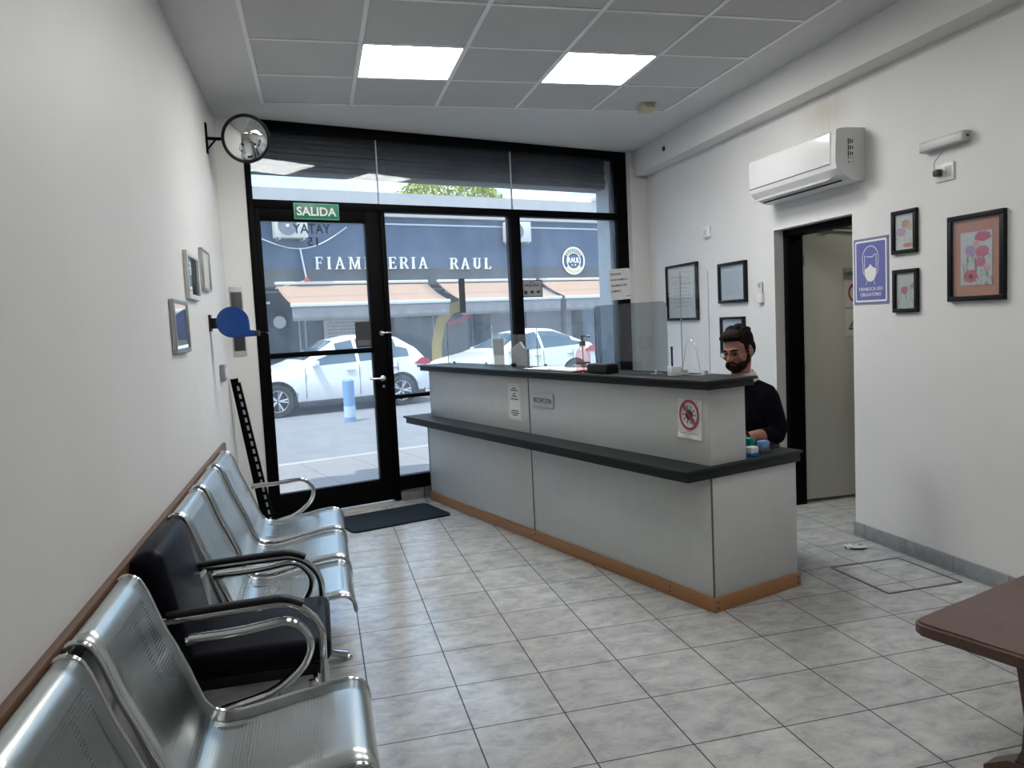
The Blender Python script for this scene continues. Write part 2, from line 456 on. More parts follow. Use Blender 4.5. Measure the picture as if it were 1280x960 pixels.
# shutter box and pillar outside, right reveal
b = B()
for k in range(9): b.box(-1.2, 2.75, .16-.012*(k % 2), .40, 2.748+.045*k, 2.748+.045*k+.043, .004)
SHUT = S('shutter_box', b, mat('dark_shutter_steel', (.012,.014,.02), .45), loc=SP, rz=TH); SHUT['kind'] = 'structure'
b = B(); b.box(2.45, 3.2, .10, .30, -.15, 3.4); b.box(-1.9, -1.2, .12, .45, -.15, 3.4); S('wall_outside', b, mat('pale_blue_render', (.50,.56,.62), .7), loc=SP, rz=TH)
b = B(); b.box(-8, 9, .10, .45, H+.02, 4.2); b.box(-8, -1.35, .10, .45, -.2, 4.2); b.box(3.05, 9, .10, .45, -.2, 4.2); S('wall_upper_front', b, mat('outer_render', (.4,.4,.4), .8), loc=SP, rz=TH)
b = B(); b.box(-1.4, 6., -3.5, 7.4, H+.22, H+.4); S('ceiling_sun_blocker', b, M['plaster'])  # unseen slab added above the ceiling to block the sun

# interior door and frame in the right wall
d2 = D.objects.new('door_2', None); link(d2); d2['kind'] = 'structure'
b = B(); b.box(XR+.075, XR+.205, OY1-.05, OY1, 0, OZ, .003); b.box(XR+.075, XR+.205, OY0, OY0+.045, 0, OZ, .003); b.box(XR+.075, XR+.205, OY0+.045, OY1-.05, OZ-.045, OZ, .003)
P('door_frame', b, M['black'], d2)
b = B(); b.box(XR+.215, XR+1.03, OY1-.012, OY1+.026, .022, 2.13, .003); P('door_leaf', b, mat('cream_door_enamel', (.56,.56,.49), .45), d2)
b = B()
for z_ in (.22, 1.02, 1.82):
    b.tube([(XR+.209, OY1-.02, z_-.045), (XR+.209, OY1-.02, z_+.045)], .008); b.box(XR+.212, XR+.24, OY1-.0155, OY1-.0125, z_-.04, z_+.04)
P('hinge', b, M['alu'], d2)
b = B(); b.tube([(XR+.42, OY1-.03, 2.045), (XR+.85, OY1-.06, 2.045)], .009); b.box(XR+.40, XR+.46, OY1-.05, OY1-.013, 2.03, 2.06, .003); P('door_closer', b, M['black_soft'], d2)

# ------------------------------------------------------------------ ceiling lights and ceiling things
LAB = ['square white ceiling light panel nearest the shop front on the left', 'square white ceiling light panel nearest the shop front on the right']
for k, (i, j) in enumerate(LEDS):
    cx, cy = (GXs[i]+GXs[i+1])/2, (GYs[j]+GYs[j+1])/2
    lab = LAB[k] if k < 2 else 'added square white light panel out of view further back in the room, row %s' % ('one' if k < 4 else 'two')
    if k >= 2: lab += ', left' if i == 1 else ', right'
    r = T('ceiling_light', lab, 'light', (cx, cy, H), group='ceiling light panels')
    q = B(); q.box(-.288, .288, -.288, .288, -.001, .006); P('diffuser', q, M['led' if k < 2 else 'led_added'], r, 0)
    q = B()
    for a, c in (((-.298,.298), (-.298,-.286)), ((-.298,.298), (.286,.298)), ((-.298,-.286), (-.298,.298)), ((.286,.298), (-.298,.298))): q.box(*a, *c, -.004, .010)
    P('frame', q, M['tbar'], r, 0)
r = T('smoke_detector', 'small yellowed box detector on the ceiling tiles near the front right corner', 'detector', (2.565, 5.60, H))
b = B(); b.box(-.05, .05, -.05, .05, -.055, .002, .006); P('housing', b, mat('yellowed_plastic', (.50,.47,.30), .5), r)
b = B(); b.box(-.036, .036, -.0535, -.049, -.032, -.012, .002); P('sensor_grille', b, mat('yellowed_plastic_dark', (.36,.34,.22), .5), r)
b = B(); b.lathe([(.016,0), (.022,0), (.022,.01), (.016,.012), (.0,.004)], 16, Matrix.Rotation(rad(90), 4, 'X'))
TM('pipe_stub', b, M['charcoal'], 'small dark round pipe end in the beam near the front corner', 'pipe', (XR-.1535, 6.50, 2.952), R_R)
# ================================================================== LEFT WALL
def framed(name, label, w, h, dep, bw, fm, loc, rz, art, cat='picture', group=None, tilt=0.):
    r = T(name, label, cat, loc, rz, group)
    q = B()
    q.box(-w/2, w/2, -dep, 0, h/2-bw, h/2, .002); q.box(-w/2, w/2, -dep, 0, -h/2, -h/2+bw, .002)
    q.box(-w/2, -w/2+bw, -dep, 0, -h/2+bw, h/2-bw, .002); q.box(w/2-bw, w/2, -dep, 0, -h/2+bw, h/2-bw, .002)
    P('frame', q, fm, r)
    q = B(); q.box(-w/2+bw, w/2-bw, -.008, -.002, -h/2+bw, h/2-bw); P('picture_sheet', q, art, r, 0)
    q = B(); q.box(-w/2+bw, w/2-bw, -dep+.006, -dep+.008, -h/2+bw, h/2-bw); P('picture_glass', q, M['pic_glass'], r, 0)
    return r
def doc_mat(name, bg, ink, rows, margin=.2, wob=9.):
    """printed sheet: rows of text-like marks"""
    m = mat(name, bg, .6); t = NT(m); g = t.gen(); x, y, z = t.sep(g)
    row = t.math('LESS_THAN', t.math('FRACT', t.math('MULTIPLY', z, rows)), .4)
    w_ = t.math('GREATER_THAN', t.noise(t.scale(g, (wob, 1, rows*1.0)), 3., 2), .47)
    ins = t.math('LESS_THAN', t.math('ABSOLUTE', t.math('SUBTRACT', x, .5)), .5-margin)
    inz = t.math('LESS_THAN', t.math('ABSOLUTE', t.math('SUBTRACT', z, .5)), .5-margin)
    k = t.math('MULTIPLY', t.math('MULTIPLY', row, w_), t.math('MULTIPLY', ins, inz))
    t.color(t.mix(t.math('MULTIPLY', k, .7), bg, ink)); return m
DOC1 = doc_mat('certificate_print', (.62,.62,.60), (.25,.25,.27), 14)
DOC2 = doc_mat('blueish_document_print', (.55,.60,.64), (.25,.28,.36), 20, .16)
framed('picture_frame', 'silver framed picture low on left wall, nearest the camera', .40, .245, .022, .018, M['silver_frame'], (XL+.001, 3.93, 1.523), R_L, DOC1)
framed('picture_frame', 'silver framed picture on left wall with a pale moulding, upper one in the middle', .40, .245, .022, .025, mat('pale_frame', (.6,.6,.59), .4), (XL+.001, 4.42, 1.79), R_L, DOC2)
framed('picture_frame', 'narrow framed picture on left wall, furthest from the camera and below the mirror', .33, .24, .022, .012, M['silver_frame'], (XL+.001, 4.97, 1.865), R_L, DOC1)
r = T('light_switch', 'small metal light switch plate on left wall above the leaning rails', 'switch', (XL+.001, 5.42, 1.225), R_L)
b = B(); b.box(-.06, .06, -.030, 0, -.055, .055, .004); P('plate', b, mat('grey_plate', (.25,.25,.25), .35), r)
b = B(); b.box(-.035, -.003, -.036, -.028, -.03, .03, .003); b.box(.003, .035, -.036, -.028, -.03, .03, .003); P('rocker', b, M['white_plastic'], r)
# grey plate on the return wall beside the shop front
r = T('wall_notice', 'grey notice plate on wall strip beside the entrance, behind the blue ticket dispenser', 'sign', sp(-1.22, -.031, 1.57), TH)
b = B(); b.box(-.05, .05, -.006, 0, -.26, .26, .003); P('backing', b, M['grey_plastic'], r)
b = B(); b.box(-.04, .04, -.009, -.005, -.22, .22, .003); P('panel', b, M['charcoal'], r)
# ticket dispenser
r = T('ticket_dispenser', 'blue snail-shaped queue ticket dispenser on left wall bracket', 'dispenser', (XL+.001, 5.05, 1.55))
b = B()
poly = [(.155+.098*math.cos(a), .098*math.sin(a)) for a in [rad(-78+ k*(300-(-78)+0)/40) for k in range(0, 38)]]
poly = []
for k in range(33): a = rad(0+k*8.2); poly.append((.135+.095*math.cos(a), .0+.095*math.sin(a)))
poly += [(.20,-.094), (.262,-.092), (.268,-.058), (.232,-.052)]
t_ = bmesh.new(); va = [t_.verts.new((x, -.035, z)) for x, z in poly]; t_.faces.new(va)
ex = bmesh.ops.extrude_face_region(t_, geom=list(t_.faces)); bmesh.ops.translate(t_, verts=[v for v in ex['geom'] if isinstance(v, bmesh.types.BMVert)], vec=(0,.07,0))
bmesh.ops.recalc_face_normals(t_, faces=t_.faces); bmesh.ops.bevel(t_, geom=[e for e in t_.edges if abs(e.verts[0].co.y-e.verts[1].co.y) < 1e-5], offset=.008, segments=2, affect='EDGES')
b.merge(t_); P('body', b, M['blue'], r)
b = B(); b.box(0, .012, -.04, .04, -.05, .05, .003); b.box(.008, .05, -.018, .018, -.035, .03, .004); P('bracket', b, M['black_soft'], r)
b = B(); b.box(.262, .288, -.028, .028, -.092, -.058, .003); P('cutter', b, M['charcoal'], r)
b = B(); b.grid(lambda i, j: Vector((.285+.02*i, -.02+.04*j, -.074+.012*math.sin(i*.9)-.004*i)), 4, 2); P('paper_ticket', b, M['paper'], r)
# convex mirror
n_ = Vector((1.15, -4.9, -1.5)).normalized(); z_ax = n_; x_ax = Vector((0,0,1)).cross(z_ax).normalized(); y_ax = z_ax.cross(x_ax)
r = T('convex_mirror', 'round convex security mirror with black rim on a wall arm', 'mirror', (-.375, 5.6, 2.79)); MM = Matrix((x_ax, y_ax, z_ax)).transposed().to_4x4()
b = B(); Rc, hc_ = .20, .148; a0 = math.asin(hc_/Rc)
b.lathe([(Rc*math.sin(a0*(1-k/16)), Rc*math.cos(a0*(1-k/16))-Rc*math.cos(a0)) for k in range(17)], 48, MM); P('mirror_face', b, M['mirror'], r, 80)
b = B(); b.tube([MM @ Vector((.152*math.cos(a), .152*math.sin(a), 0)) for a in [2*PI*k/48 for k in range(48)]], .0095, 8, True); P('rim', b, M['black_soft'], r)
b = B(); b.lathe([(.150,-.003), (.11,-.03), (.03,-.045), (0,-.045)], 32, MM); P('back_shell', b, M['black_soft'], r)
b = B(); b.tube([(-.250,0,.0), (-.10,.02,0), MM @ Vector((0,0,-.042))], .011, 10); P('arm', b, M['black'], r)
b = B(); b.box(-.2565, -.246, -.025, .025, -.10, .10, .003); b.tube([(-.25,0,-.07), (-.19,.008,0)], .006); P('bracket', b, M['black'], r)
# leaning rails
r = T('slotted_rail', 'black slotted steel rails leaning in the corner beside the entrance', 'rail', (0,0,0))
def lean(p0, p1, w, d, name, mm, off=(0,0,0)):
    p0, p1 = Vector(p0)+Vector(off), Vector(p1)+Vector(off); zz = (p1-p0).normalized(); xx = Vector((0,-1,0)).cross(zz).normalized(); xx = (Vector((1,0,0))-zz*zz.x).normalized(); yy = zz.cross(xx)
    MX = Matrix((xx, yy, zz)).transposed().to_4x4(); MX.translation = p0; L = (p1-p0).length
    q = B(); q.box(-w/2, w/2, -d/2, -d/2+.004, 0, L, 0, mtx=MX); q.box(-w/2, -w/2+.004, -d/2, d/2, 0, L, 0, mtx=MX); q.box(w/2-.004, w/2, -d/2, d/2, 0, L, 0, mtx=MX)
    P(name, q, mm, r); return MX, L
MX, L = lean((-.405,5.93,.0), (-.575,5.83,1.13), .045, .03, 'channel', M['black'])
SLOTM = mat('bare_steel_slots', (.35,.35,.36), .4, .6)
for k in range(19):
    q = B(); z_ = .04+k*(L-.08)/18; q.box(-.008, .008, -.0165, -.0155, z_-.017, z_+.017, 0, mtx=MX); P('slot', q, SLOTM, r, 0)
lean((-.455,6.0,0), (-.597,5.86,1.16), .05, .035, 'channel', M['black'])

# ================================================================== BENCHES
PROF = [(-.602,.752), (-.598,.776), (-.584,.788), (-.566,.786), (-.548,.774), (-.532,.745), (-.516,.70), (-.495,.638), (-.462,.56), (-.434,.49), (-.412,.43), (-.396,.39), (-.372,.358), (-.34,.343), (-.30,.340), (-.24,.347), (-.15,.362), (-.05,.377), (-.005,.382), (.03,.384), (.056,.376), (.074,.358), (.082,.33), (.084,.312)]
def smooth_prof(pts, n=3):
    P_ = [Vector((x, z)) for x, z in pts]; out = []
    for i in range(len(P_)-1):
        a, b_, c, d = P_[max(i-1,0)], P_[i], P_[i+1], P_[min(i+2, len(P_)-1)]
        for k in range(n):
            u = k/n; out.append(.5*((2*b_)+(-a+c)*u+(2*a-5*b_+4*c-d)*u*u+(-a+3*b_-3*c+d)*u**3))
    out.append(P_[-1]); return out
SPROF = smooth_prof(PROF)
ARC = [0.]
for a, c in zip(SPROF, SPROF[1:]): ARC.append(ARC[-1]+(c-a).length)
SW = .485
def seat_shell(parent, y1):
    q = B(); NY = 7
    q.grid(lambda i, j: Vector((SPROF[i].x, y1-SW*j/(NY-1), SPROF[i].y)), len(SPROF), NY, lambda i, j: (SW*j/(NY-1), ARC[i]))
    s = P('seat_shell', q, M['perf'], parent, 60)
    md = s.modifiers.new('thickness', 'SOLIDIFY'); md.thickness = .003; md.offset = -1
    for yy in (y1+.003, y1-SW-.003):
        e = B(); e.tube([(p.x, yy, p.y+.001) for p in SPROF], .0085, 8); P('edge_tube', e, M['steel_edge'], s, 60)
def armrest(parent, y):
    q = B(); pts = fillet([(-.435,y,.556), (-.30,y,.556), (-.13,y,.575), (-.075,y,.50), (-.10,y,.425), (-.20,y,.345), (-.36,y,.315)], .055, 6)
    q.tube(pts, .016, 12, flat=(.019,.0125)); q.tube([(-.40,y,.556), (-.445,y-.0,.548)], .015, 10); P('armrest', q, M['chrome'], parent, 60)
def bench(ytop, label, arms):
    r = T('waiting_bench', label, 'bench', (0, ytop, 0), group='steel waiting benches along the left wall')
    for k in range(3): seat_shell(r, -.57*k)
    q = B(); q.box(-.31, -.25, -1.68, .05, .255, .30, .004); P('beam', q, M['steel_edge'], r)
    for a in arms: armrest(r, a)
    for yy in (-.28, -1.35):
        q = B()
        q.tube([(-.28,yy,.256), (-.28,yy,.06)], .026, 12); q.tube(fillet([(-.55,yy,.022), (-.45,yy,.045), (-.28,yy,.07), (-.05,yy,.045), (.04,yy,.022)], .08), .02, 10, flat=(.022,.014))
        for xx in (-.55,.04): q.lathe([(.02,0), (.022,.006), (.012,.022), (0,.022)], 14, Matrix.Translation((xx,yy,0)))
        P('leg', q, M['chrome'], r, 60)
    for k in range(3):
        for s_ in (.1, .38):
            q = B(); q.tube(fillet([(-.28,-.57*k-s_,.298), (-.20,-.57*k-s_,.335), (-.44,-.57*k-s_,.345), (-.545,-.57*k-s_,.69)], .05), .009, 8); P('seat_bracket', q, M['steel_edge'], r, 60)
    return r
bench(4.795, 'perforated steel three-seat bench nearest the entrance door, along left wall', (.07, -1.70+.0))
bench(2.385, 'perforated steel bench in the foreground, along left wall', (.075, -1.70))

# ================================================================== ARMCHAIR
r = T('armchair', 'black leatherette armchair with chrome arms between the two steel benches', 'chair', (0,2.78,0))
b = B(); b.box(-.505, -.02, -.235, .225, .372, .462, .035, 4); P('seat', b, M['leather'], r, 60)
b = B(); LM = Matrix.Translation((-.485,0,.42)) @ Matrix.Rotation(rad(-11), 4, 'Y'); b.box(-.055, .045, -.245, .235, -.02, .40, .04, 4, LM); P('backrest', b, M['leather'], r, 60)
b = B(); b.box(-.50, -.045, -.215, .205, .335, .376, .01); P('seat_base', b, M['black_soft'], r)
for yy in (-.268, .258):
    b = B(); pts = fillet([(-.54,yy,.60), (-.35,yy,.606), (-.13,yy,.612), (-.045,yy,.53), (-.05,yy,.30), (-.058,yy,.02), (-.30,yy,.017), (-.53,yy,.02)], .09, 7); b.tube(pts, .0125, 10, flat=(.0125,.0125)); P('arm_frame', b, M['chrome'], r, 60)
    b = B(); b.tube(fillet([(-.505,yy,.618), (-.35,yy,.624), (-.155,yy,.629), (-.10,yy,.603)], .05), .013, 10, flat=(.019,.010)); P('armrest_pad', b, M['black_soft'], r, 60)
for nm, pts, rr_ in (('front_rail', [(-.075,-.268,.30), (-.075,-.24,.34), (-.075,.24,.34), (-.075,.258,.30)], .011), ('support_tube', [(-.09,-.255,.017), (-.09,-.255,.34)], .0095), ('support_tube', [(-.09,.245,.017), (-.09,.245,.34)], .0095), ('back_stay', [(-.46,-.268,.603), (-.52,-.2,.55)], .01), ('back_stay', [(-.46,.258,.603), (-.52,.19,.55)], .01), ('rear_rail', [(-.50,-.268,.022), (-.50,.258,.022)], .01)):
    b = B(); b.tube(pts, rr_, 8); P(nm, b, M['chrome'], r, 60)
# ================================================================== DOORMAT
b = B(); b.slab(rrect(.80, .50, .05, 6), 0, .012); TM('doormat', b, M['rubber'], 'dark blue-grey rubber doormat on the tiles in front of the entrance', 'mat', sp(-.28, -.50, 0), TH)

# ================================================================== TABLE (lower right)
TL = Vector((1.79, 2.041, 0))
r = T('wooden_table', 'low dark brown wooden table with rounded corners at the lower right edge', 'table', TL, TH)
b = B(); t_ = bmesh.new()
poly = rrect(1.15, .78, .045, 6, .575, -.39)
va = [t_.verts.new((x, y, .405)) for x, y in poly]; t_.faces.new(va)
ex = bmesh.ops.extrude_face_region(t_, geom=list(t_.faces)); bmesh.ops.translate(t_, verts=[v for v in ex['geom'] if isinstance(v, bmesh.types.BMVert)], vec=(0,0,.045))
bmesh.ops.recalc_face_normals(t_, faces=t_.faces); bmesh.ops.bevel(t_, geom=[e for e in t_.edges if abs(e.verts[0].co.z-e.verts[1].co.z) < 1e-5], offset=.009, segments=3, affect='EDGES')
b.merge(t_); P('tabletop', b, M['table'], r, 50)
for xx in (.11, 1.04):
    LX = Matrix.Translation((xx,-.39,0)) @ Matrix.Rotation(rad(90), 4, 'Z')
    b = B(); b.prism([(-.115,.405), (.115,.405), (.105,.34), (.088,.22), (.095,.12), (.12,.06), (-.12,.06), (-.095,.12), (-.088,.22), (-.105,.34)], -.026, .026, LX); P('leg', b, M['table'], r)
    b = B(); b.prism([(-.20,0), (.20,0), (.20,.03), (.13,.075), (-.13,.075), (-.20,.03)], -.034, .034, LX); P('foot', b, M['table'], r)
b = B(); b.box(.137, 1.013, -.405, -.375, .14, .21, .006); P('stretcher', b, M['table'], r)
# ================================================================== RECEPTION COUNTER
r = T('reception_counter', 'long grey two-level reception counter with dark worktops and wooden plinth', 'counter', CA, TH)
LAM, SLA = M['laminate'], M['slate']
LEN = 3.24
b = B(); b.box(0, .02, 0, 1.615, .07, .672, .001); P('front_panel', b, LAM, r)
b = B(); b.box(0, .02, 1.619, LEN, .07, .672, .001); P('front_panel', b, LAM, r)
b = B(); b.box(.004, .612, -.006, .014, .07, .672, .001); P('end_panel', b, LAM, r)
b = B(); b.box(.02, .25, LEN-.03, LEN, .0, .672); P('inner_support', b, LAM, r)
for v_ in (.6, 1.62): b = B(); b.box(.02, .60, v_, v_+.02, 0, .672); P('inner_support', b, LAM, r)
b = B(); b.box(-.185, .645, -.028, LEN+.075, .712, .727, .002); b.box(-.168, .635, -.018, LEN+.06, .668, .714, .002); P('lower_worktop', b, SLA, r)
b = B(); b.box(0, .02, 0, 1.615, .727, 1.106, .001); P('upper_front_panel', b, LAM, r)
b = B(); b.box(0, .02, 1.619, LEN-.08, .727, 1.106, .001); P('upper_front_panel', b, LAM, r)
b = B(); b.box(.004, .245, -.004, .016, .727, 1.106, .001); P('upper_end_panel', b, LAM, r)
b = B(); b.box(.225, .243, .016, LEN-.08, .727, 1.106); P('upper_back_panel', b, LAM, r)
b = B(); b.box(-.075, .268, -.07, LEN-.02, 1.135, 1.149, .002); b.box(-.058, .255, -.055, LEN-.04, 1.103, 1.137, .002); P('upper_worktop', b, SLA, r)
b = B(); b.box(-.012, .0, -.012, LEN, 0, .072, .002); P('plinth_board', b, M['pine'], r)
b = B(); b.box(-.012, .622, -.018, -.006, 0, .072, .002); P('plinth_board', b, M['pine'], r)
for u_, z_ in ((.012,.05), (.012,.02), (.60,.05), (.60,.02)):
    b = B(); b.lathe([(.005,0), (.005,.002), (0,.002)], 10, Matrix.Translation((u_,-.018,z_)) @ Matrix.Rotation(rad(90), 4, 'X')); P('screw_head', b, M['ink'], r)
for v_, z_ in ((.30,.05), (.30,.025), (1.60,.05), (1.65,.03)):
    b = B(); b.lathe([(.005,0), (.005,.002), (0,.002)], 10, Matrix.Translation((-.012,v_,z_)) @ Matrix.Rotation(rad(-90), 4, 'Y')); P('screw_head', b, M['ink'], r)
JS = mat('joint_strip_grey', (.12,.13,.13), .4, .5)
for q_ in ((-.002, .0, 1.612, 1.622, .07, .668), (-.002, .0, 1.612, 1.622, .727, 1.104), (-.003, .003, -.008, .0, .07, .668), (-.003, .003, LEN-.005, LEN+.003, .07, .668)):
    b = B(); b.box(*q_); P('joint_strip', b, JS, r)

# paper notices on the counter front (facing -SU)
def cfront(v, z, off=.0015): return cp(-off, v, z)
r = T('qr_notice', 'tall white printed paper notice taped on the counter front, left of the desk sign', 'notice', cfront(1.80, .925), R_C)
b = B(); b.box(-.083, .083, -.0012, 0, -.123, .123); P('sheet', b, M['paper'], r, 0)
b = B(); b.box(-.075, .075, -.0016, -.0012, -.115, -.112); b.box(-.075, .075, -.0016, -.0012, .112, .115); b.box(-.075, -.072, -.0016, -.0012, -.115, .115); b.box(.072, .075, -.0016, -.0012, -.115, .115)
P('printed_border', b, M['grey_plastic'], r, 0)
for w_, z_ in ((.05,.095), (.09,.08), (.03,.055), (.06,.04), (.1,.02), (.09,-.06), (.11,-.075), (.07,-.09)):
    b = B(); b.box(-w_/2, w_/2, -.0017, -.0012, z_-.0035, z_+.0035); P('printed_line', b, M['ink'], r, 0)
r = T('desk_sign', 'silver plate reading RECEPCION on the counter front', 'sign', cfront(1.445, .957), R_C)
b = B(); b.box(-.121, .121, -.006, 0, -.045, .045, .002); P('plate', b, mat('brushed_plate', (.52,.53,.56), .35, .5), r)
text('lettering', 'RECEPCION', .205, .032, (0,-.0065,0), M['ink'], r, -.004)
r = T('virus_notice', 'white sheet with a red no-virus symbol taped near the counter corner', 'notice', cfront(.127, .948, .004), R_C, None, (0, rad(1.5), R_C))
b = B(); b.grid(lambda i, j: Vector((-.084+.168*i/12, .0012*math.sin(i*.7+j*.5)-.004*max(0, (2-j))*(.5+.5*math.sin(i*.8)), -.099+.198*j/12)), 13, 13); P('sheet', b, M['paper'], r, 60)
REDINK = mat('red_print', (.42,.045,.09), .6); ZB = .02
b = B(); b.tube([(.062*math.cos(2*PI*k/40), -.0045, ZB+.070*math.sin(2*PI*k/40)) for k in range(40)], .004, 8, True, flat=(.0065,.0006), ref=(0,1,0)); b.tube([(-.045,-.0052,ZB+.050), (.045,-.0052,ZB-.050)], .004, 8, flat=(.0065,.0006), ref=(0,1,0)); P('prohibition_ring', b, REDINK, r)
b = B(); b.lathe([(.024,0), (.024,.001), (0,.001)], 24, Matrix.Translation((0,-.0036,ZB)) @ Matrix.Rotation(rad(90), 4, 'X'))
for k in range(10):
    a = 2*PI*k/10; b.tube([(.024*math.cos(a),-.004,ZB+.024*math.sin(a)), (.040*math.cos(a),-.004,ZB+.040*math.sin(a))], .0014, 6); b.ball((.042*math.cos(a),-.004,ZB+.042*math.sin(a)), (.004,.0008,.004), 8, 6)
P('virus_drawing', b, M['ink'], r)
for w_, z_ in ((.02, -.062), (.06, -.073)): b = B(); b.box(-w_, w_, -.0045, -.004, z_-.002, z_+.002); P('printed_line', b, M['grey_plastic'], r, 0)

# ------------------------------------------------------------------ things on the upper worktop (z=1.149)
Z1 = 1.149
def acr(label, v0, v1, u, h, m_, name='acrylic_screen', r_=.03):
    r = T(name, label, 'screen', cp(u, (v0+v1)/2, Z1), R_C); w = v1-v0
    q = B(); q.prism([(-w/2,.006)]+[(w/2,.006)]+[(x, z) for x, z in rrect(w, h, r_, 5, 0, h/2) if z > h*.5], -.0025, .0025); P('sheet', q, m_, r, 0)
    for e_ in (w/2+.0006, -w/2-.0006): q = B(); q.box(e_-.0006, e_+.0006, -.0025, .0025, .006, h-r_); P('polished_edge', q, M['edge_white'], r, 0)
    for s_ in (-.36, .36):
        q = B(); q.box(w*s_-.02, w*s_+.02, -.03, .03, 0, .006, .002); q.box(w*s_-.012, w*s_-.002+.008, -.008, .008, .005, .022, .002); P('foot', q, M['alu'], r)
    return r
acr('tinted clear screen standing on the counter behind the black box', .405, 1.03, .12, .392, M['smoke_acrylic'])
acr('clear acrylic screen standing on the counter end nearest the man', .185, .385, .205, .56, M['acrylic'])
acr('clear acrylic screen standing on the counter between the paper holders', 1.14, 1.84, .228, .30, M['acrylic'])
acr('clear acrylic screen standing at the counter end near the shop window', 2.35, 3.1, .16, .33, M['acrylic'])
r = T('leaflet_holder', 'clear leaflet holder with a grey folded card on the counter', 'holder', cp(.17, 1.98, Z1), rad(-60))
b = B(); b.box(-.09, .09, -.03, .03, 0, .004); b.box(-.09, .09, -.032, -.029, 0, .23); b.box(-.09, .09, .029, .032, 0, .23); b.box(.087, .09, -.03, .03, 0, .23); b.box(-.09, -.087, -.03, .03, 0, .23); P('box', b, M['acrylic'], r, 0)
b = B(); GREYC = mat('grey_card', (.30,.31,.33), .6)
b.prism([(-.075,.006), (.083,.006), (.083,.125), (.045,.135), (.012,.178), (-.075,.13)], -.012, .010); P('card', b, GREYC, r, 0)
b = B(); b.ball((-.05,-.02,.015), (.03,.008,.012)); P('clip', b, M['black_soft'], r)
r = T('paper_stand', 'clear stand holding a pale printed card, leftmost on the counter', 'holder', cp(.20, 2.33, Z1), rad(-62))
b = B(); b.box(-.07, .07, -.04, .04, 0, .004); b.box(-.068, .068, -.004, -.001, 0, .215); P('stand', b, M['acrylic'], r, 0)
b = B(); b.box(-.06, .06, .0, .003, .075, .20); P('card', b, doc_mat('pale_card_print', (.42,.44,.42), (.25,.26,.25), 9, .12), r, 0)
b = B(); b.box(-.055, .055, .0, .003, .006, .075); P('lower_card', b, M['paper'], r, 0)
r = T('sanitizer_bottle', 'clear pump bottle of pinkish hand gel standing on the counter', 'bottle', cp(.015, 1.02, Z1))
b = B(); b.lathe([(.0,.0), (.040,.0), (.044,.006), (.044,.10), (.040,.125), (.024,.145), (.016,.152), (.016,.160), (0,.160)], 28); P('bottle', b, M['gel'], r, 60)
b = B(); b.lathe([(.018,.158), (.018,.185), (.012,.188), (.007,.19), (.007,.21), (.013,.212), (.013,.222), (0,.222)], 20); b.tube([(0,0,.217), (.02,-.012,.218), (.04,-.025,.212)], .005); P('pump', b, mat('dark_grey_pump', (.12,.12,.12), .35), r)
b = B(); b.tube([(0,0,.158), (.002,.002,.02)], .003); P('dip_tube', b, M['grey_plastic'], r)
b = B(); b.lathe([(.0446,.055), (.0446,.062)], 28); P('label_band', b, M['charcoal'], r)
for k, (v_, u_, w_, rz_, nm) in enumerate(((1.50,.075,.19,21,'stack of loose white papers lying on the counter behind the leaflet holder'), (1.20,.085,.20,14,'clipboard of white papers lying on the counter beside the gel bottle'))):
    r = T('paper_stack', nm, 'papers', cp(u_, v_, Z1+.0005), rad(rz_))
    q = B()
    for i in range(4): q.box(-w_/2+random.uniform(-.004,.004), w_/2+random.uniform(-.004,.004), -.13, .13, .004+i*.002, .0055+i*.002)
    P('sheets', q, M['paper'], r, 0)
    q = B(); q.box(-w_/2-.006, w_/2+.006, -.137, .137, 0, .004); P('board', q, M['charcoal'], r)
b = B(); b.box(-.035, .035, -.012, .012, 0, .014, .003); TM('stapler', b, M['black_soft'], 'small flat black stapler on the papers behind the leaflet holder', 'stapler', cp(.06, 1.70, Z1+.0), rad(-70))
r = T('black_box', 'low black rectangular box on the counter edge beside the gel bottle', 'box', cp(.030, .855, Z1), R_C)
b = B(); b.box(-.09, .09, -.045, .045, 0, .05, .004); P('body', b, M['black_soft'], r)
b = B(); b.box(-.086, .086, -.042, .042, .05, .056, .003); P('lid', b, M['charcoal'], r)
r = T('pen_holder', 'small white pen pot holding a blue pen on the counter', 'holder', cp(.09, .325, Z1))
b = B(); b.box(-.028, .028, -.028, .028, 0, .05, .004); P('pot', b, M['white_plastic'], r)
r2 = T('pen', 'blue pen standing upright in the white pot', 'pen', cp(.08, .33, Z1+.04))
b = B(); b.tube([(0,0,0), (0,0,.10)], .0055); P('barrel', b, mat('navy_pen', (.02,.02,.14), .4), r2)
b = B(); b.tube([(0,0,.095), (0,0,.112)], .0062); P('cap', b, M['ink'], r2)
# fine wire loops holding the screen
r = T('wire_holder', 'thin bent wire loop stand on the counter beside the pen pot', 'wire', cp(.148, .262, Z1), R_C)
b = B(); b.tube(fillet([(-.075,0,.003), (-.055,0,.07), (-.03,0,.17), (0,0,.185), (.03,0,.17), (.055,0,.06), (.07,0,.003)], .05), .0013, 6); P('loop', b, M['steel_edge'], r)
b = B(); b.box(-.08, .08, -.006, .006, 0, .004, .001); P('base_bar', b, M['alu'], r)

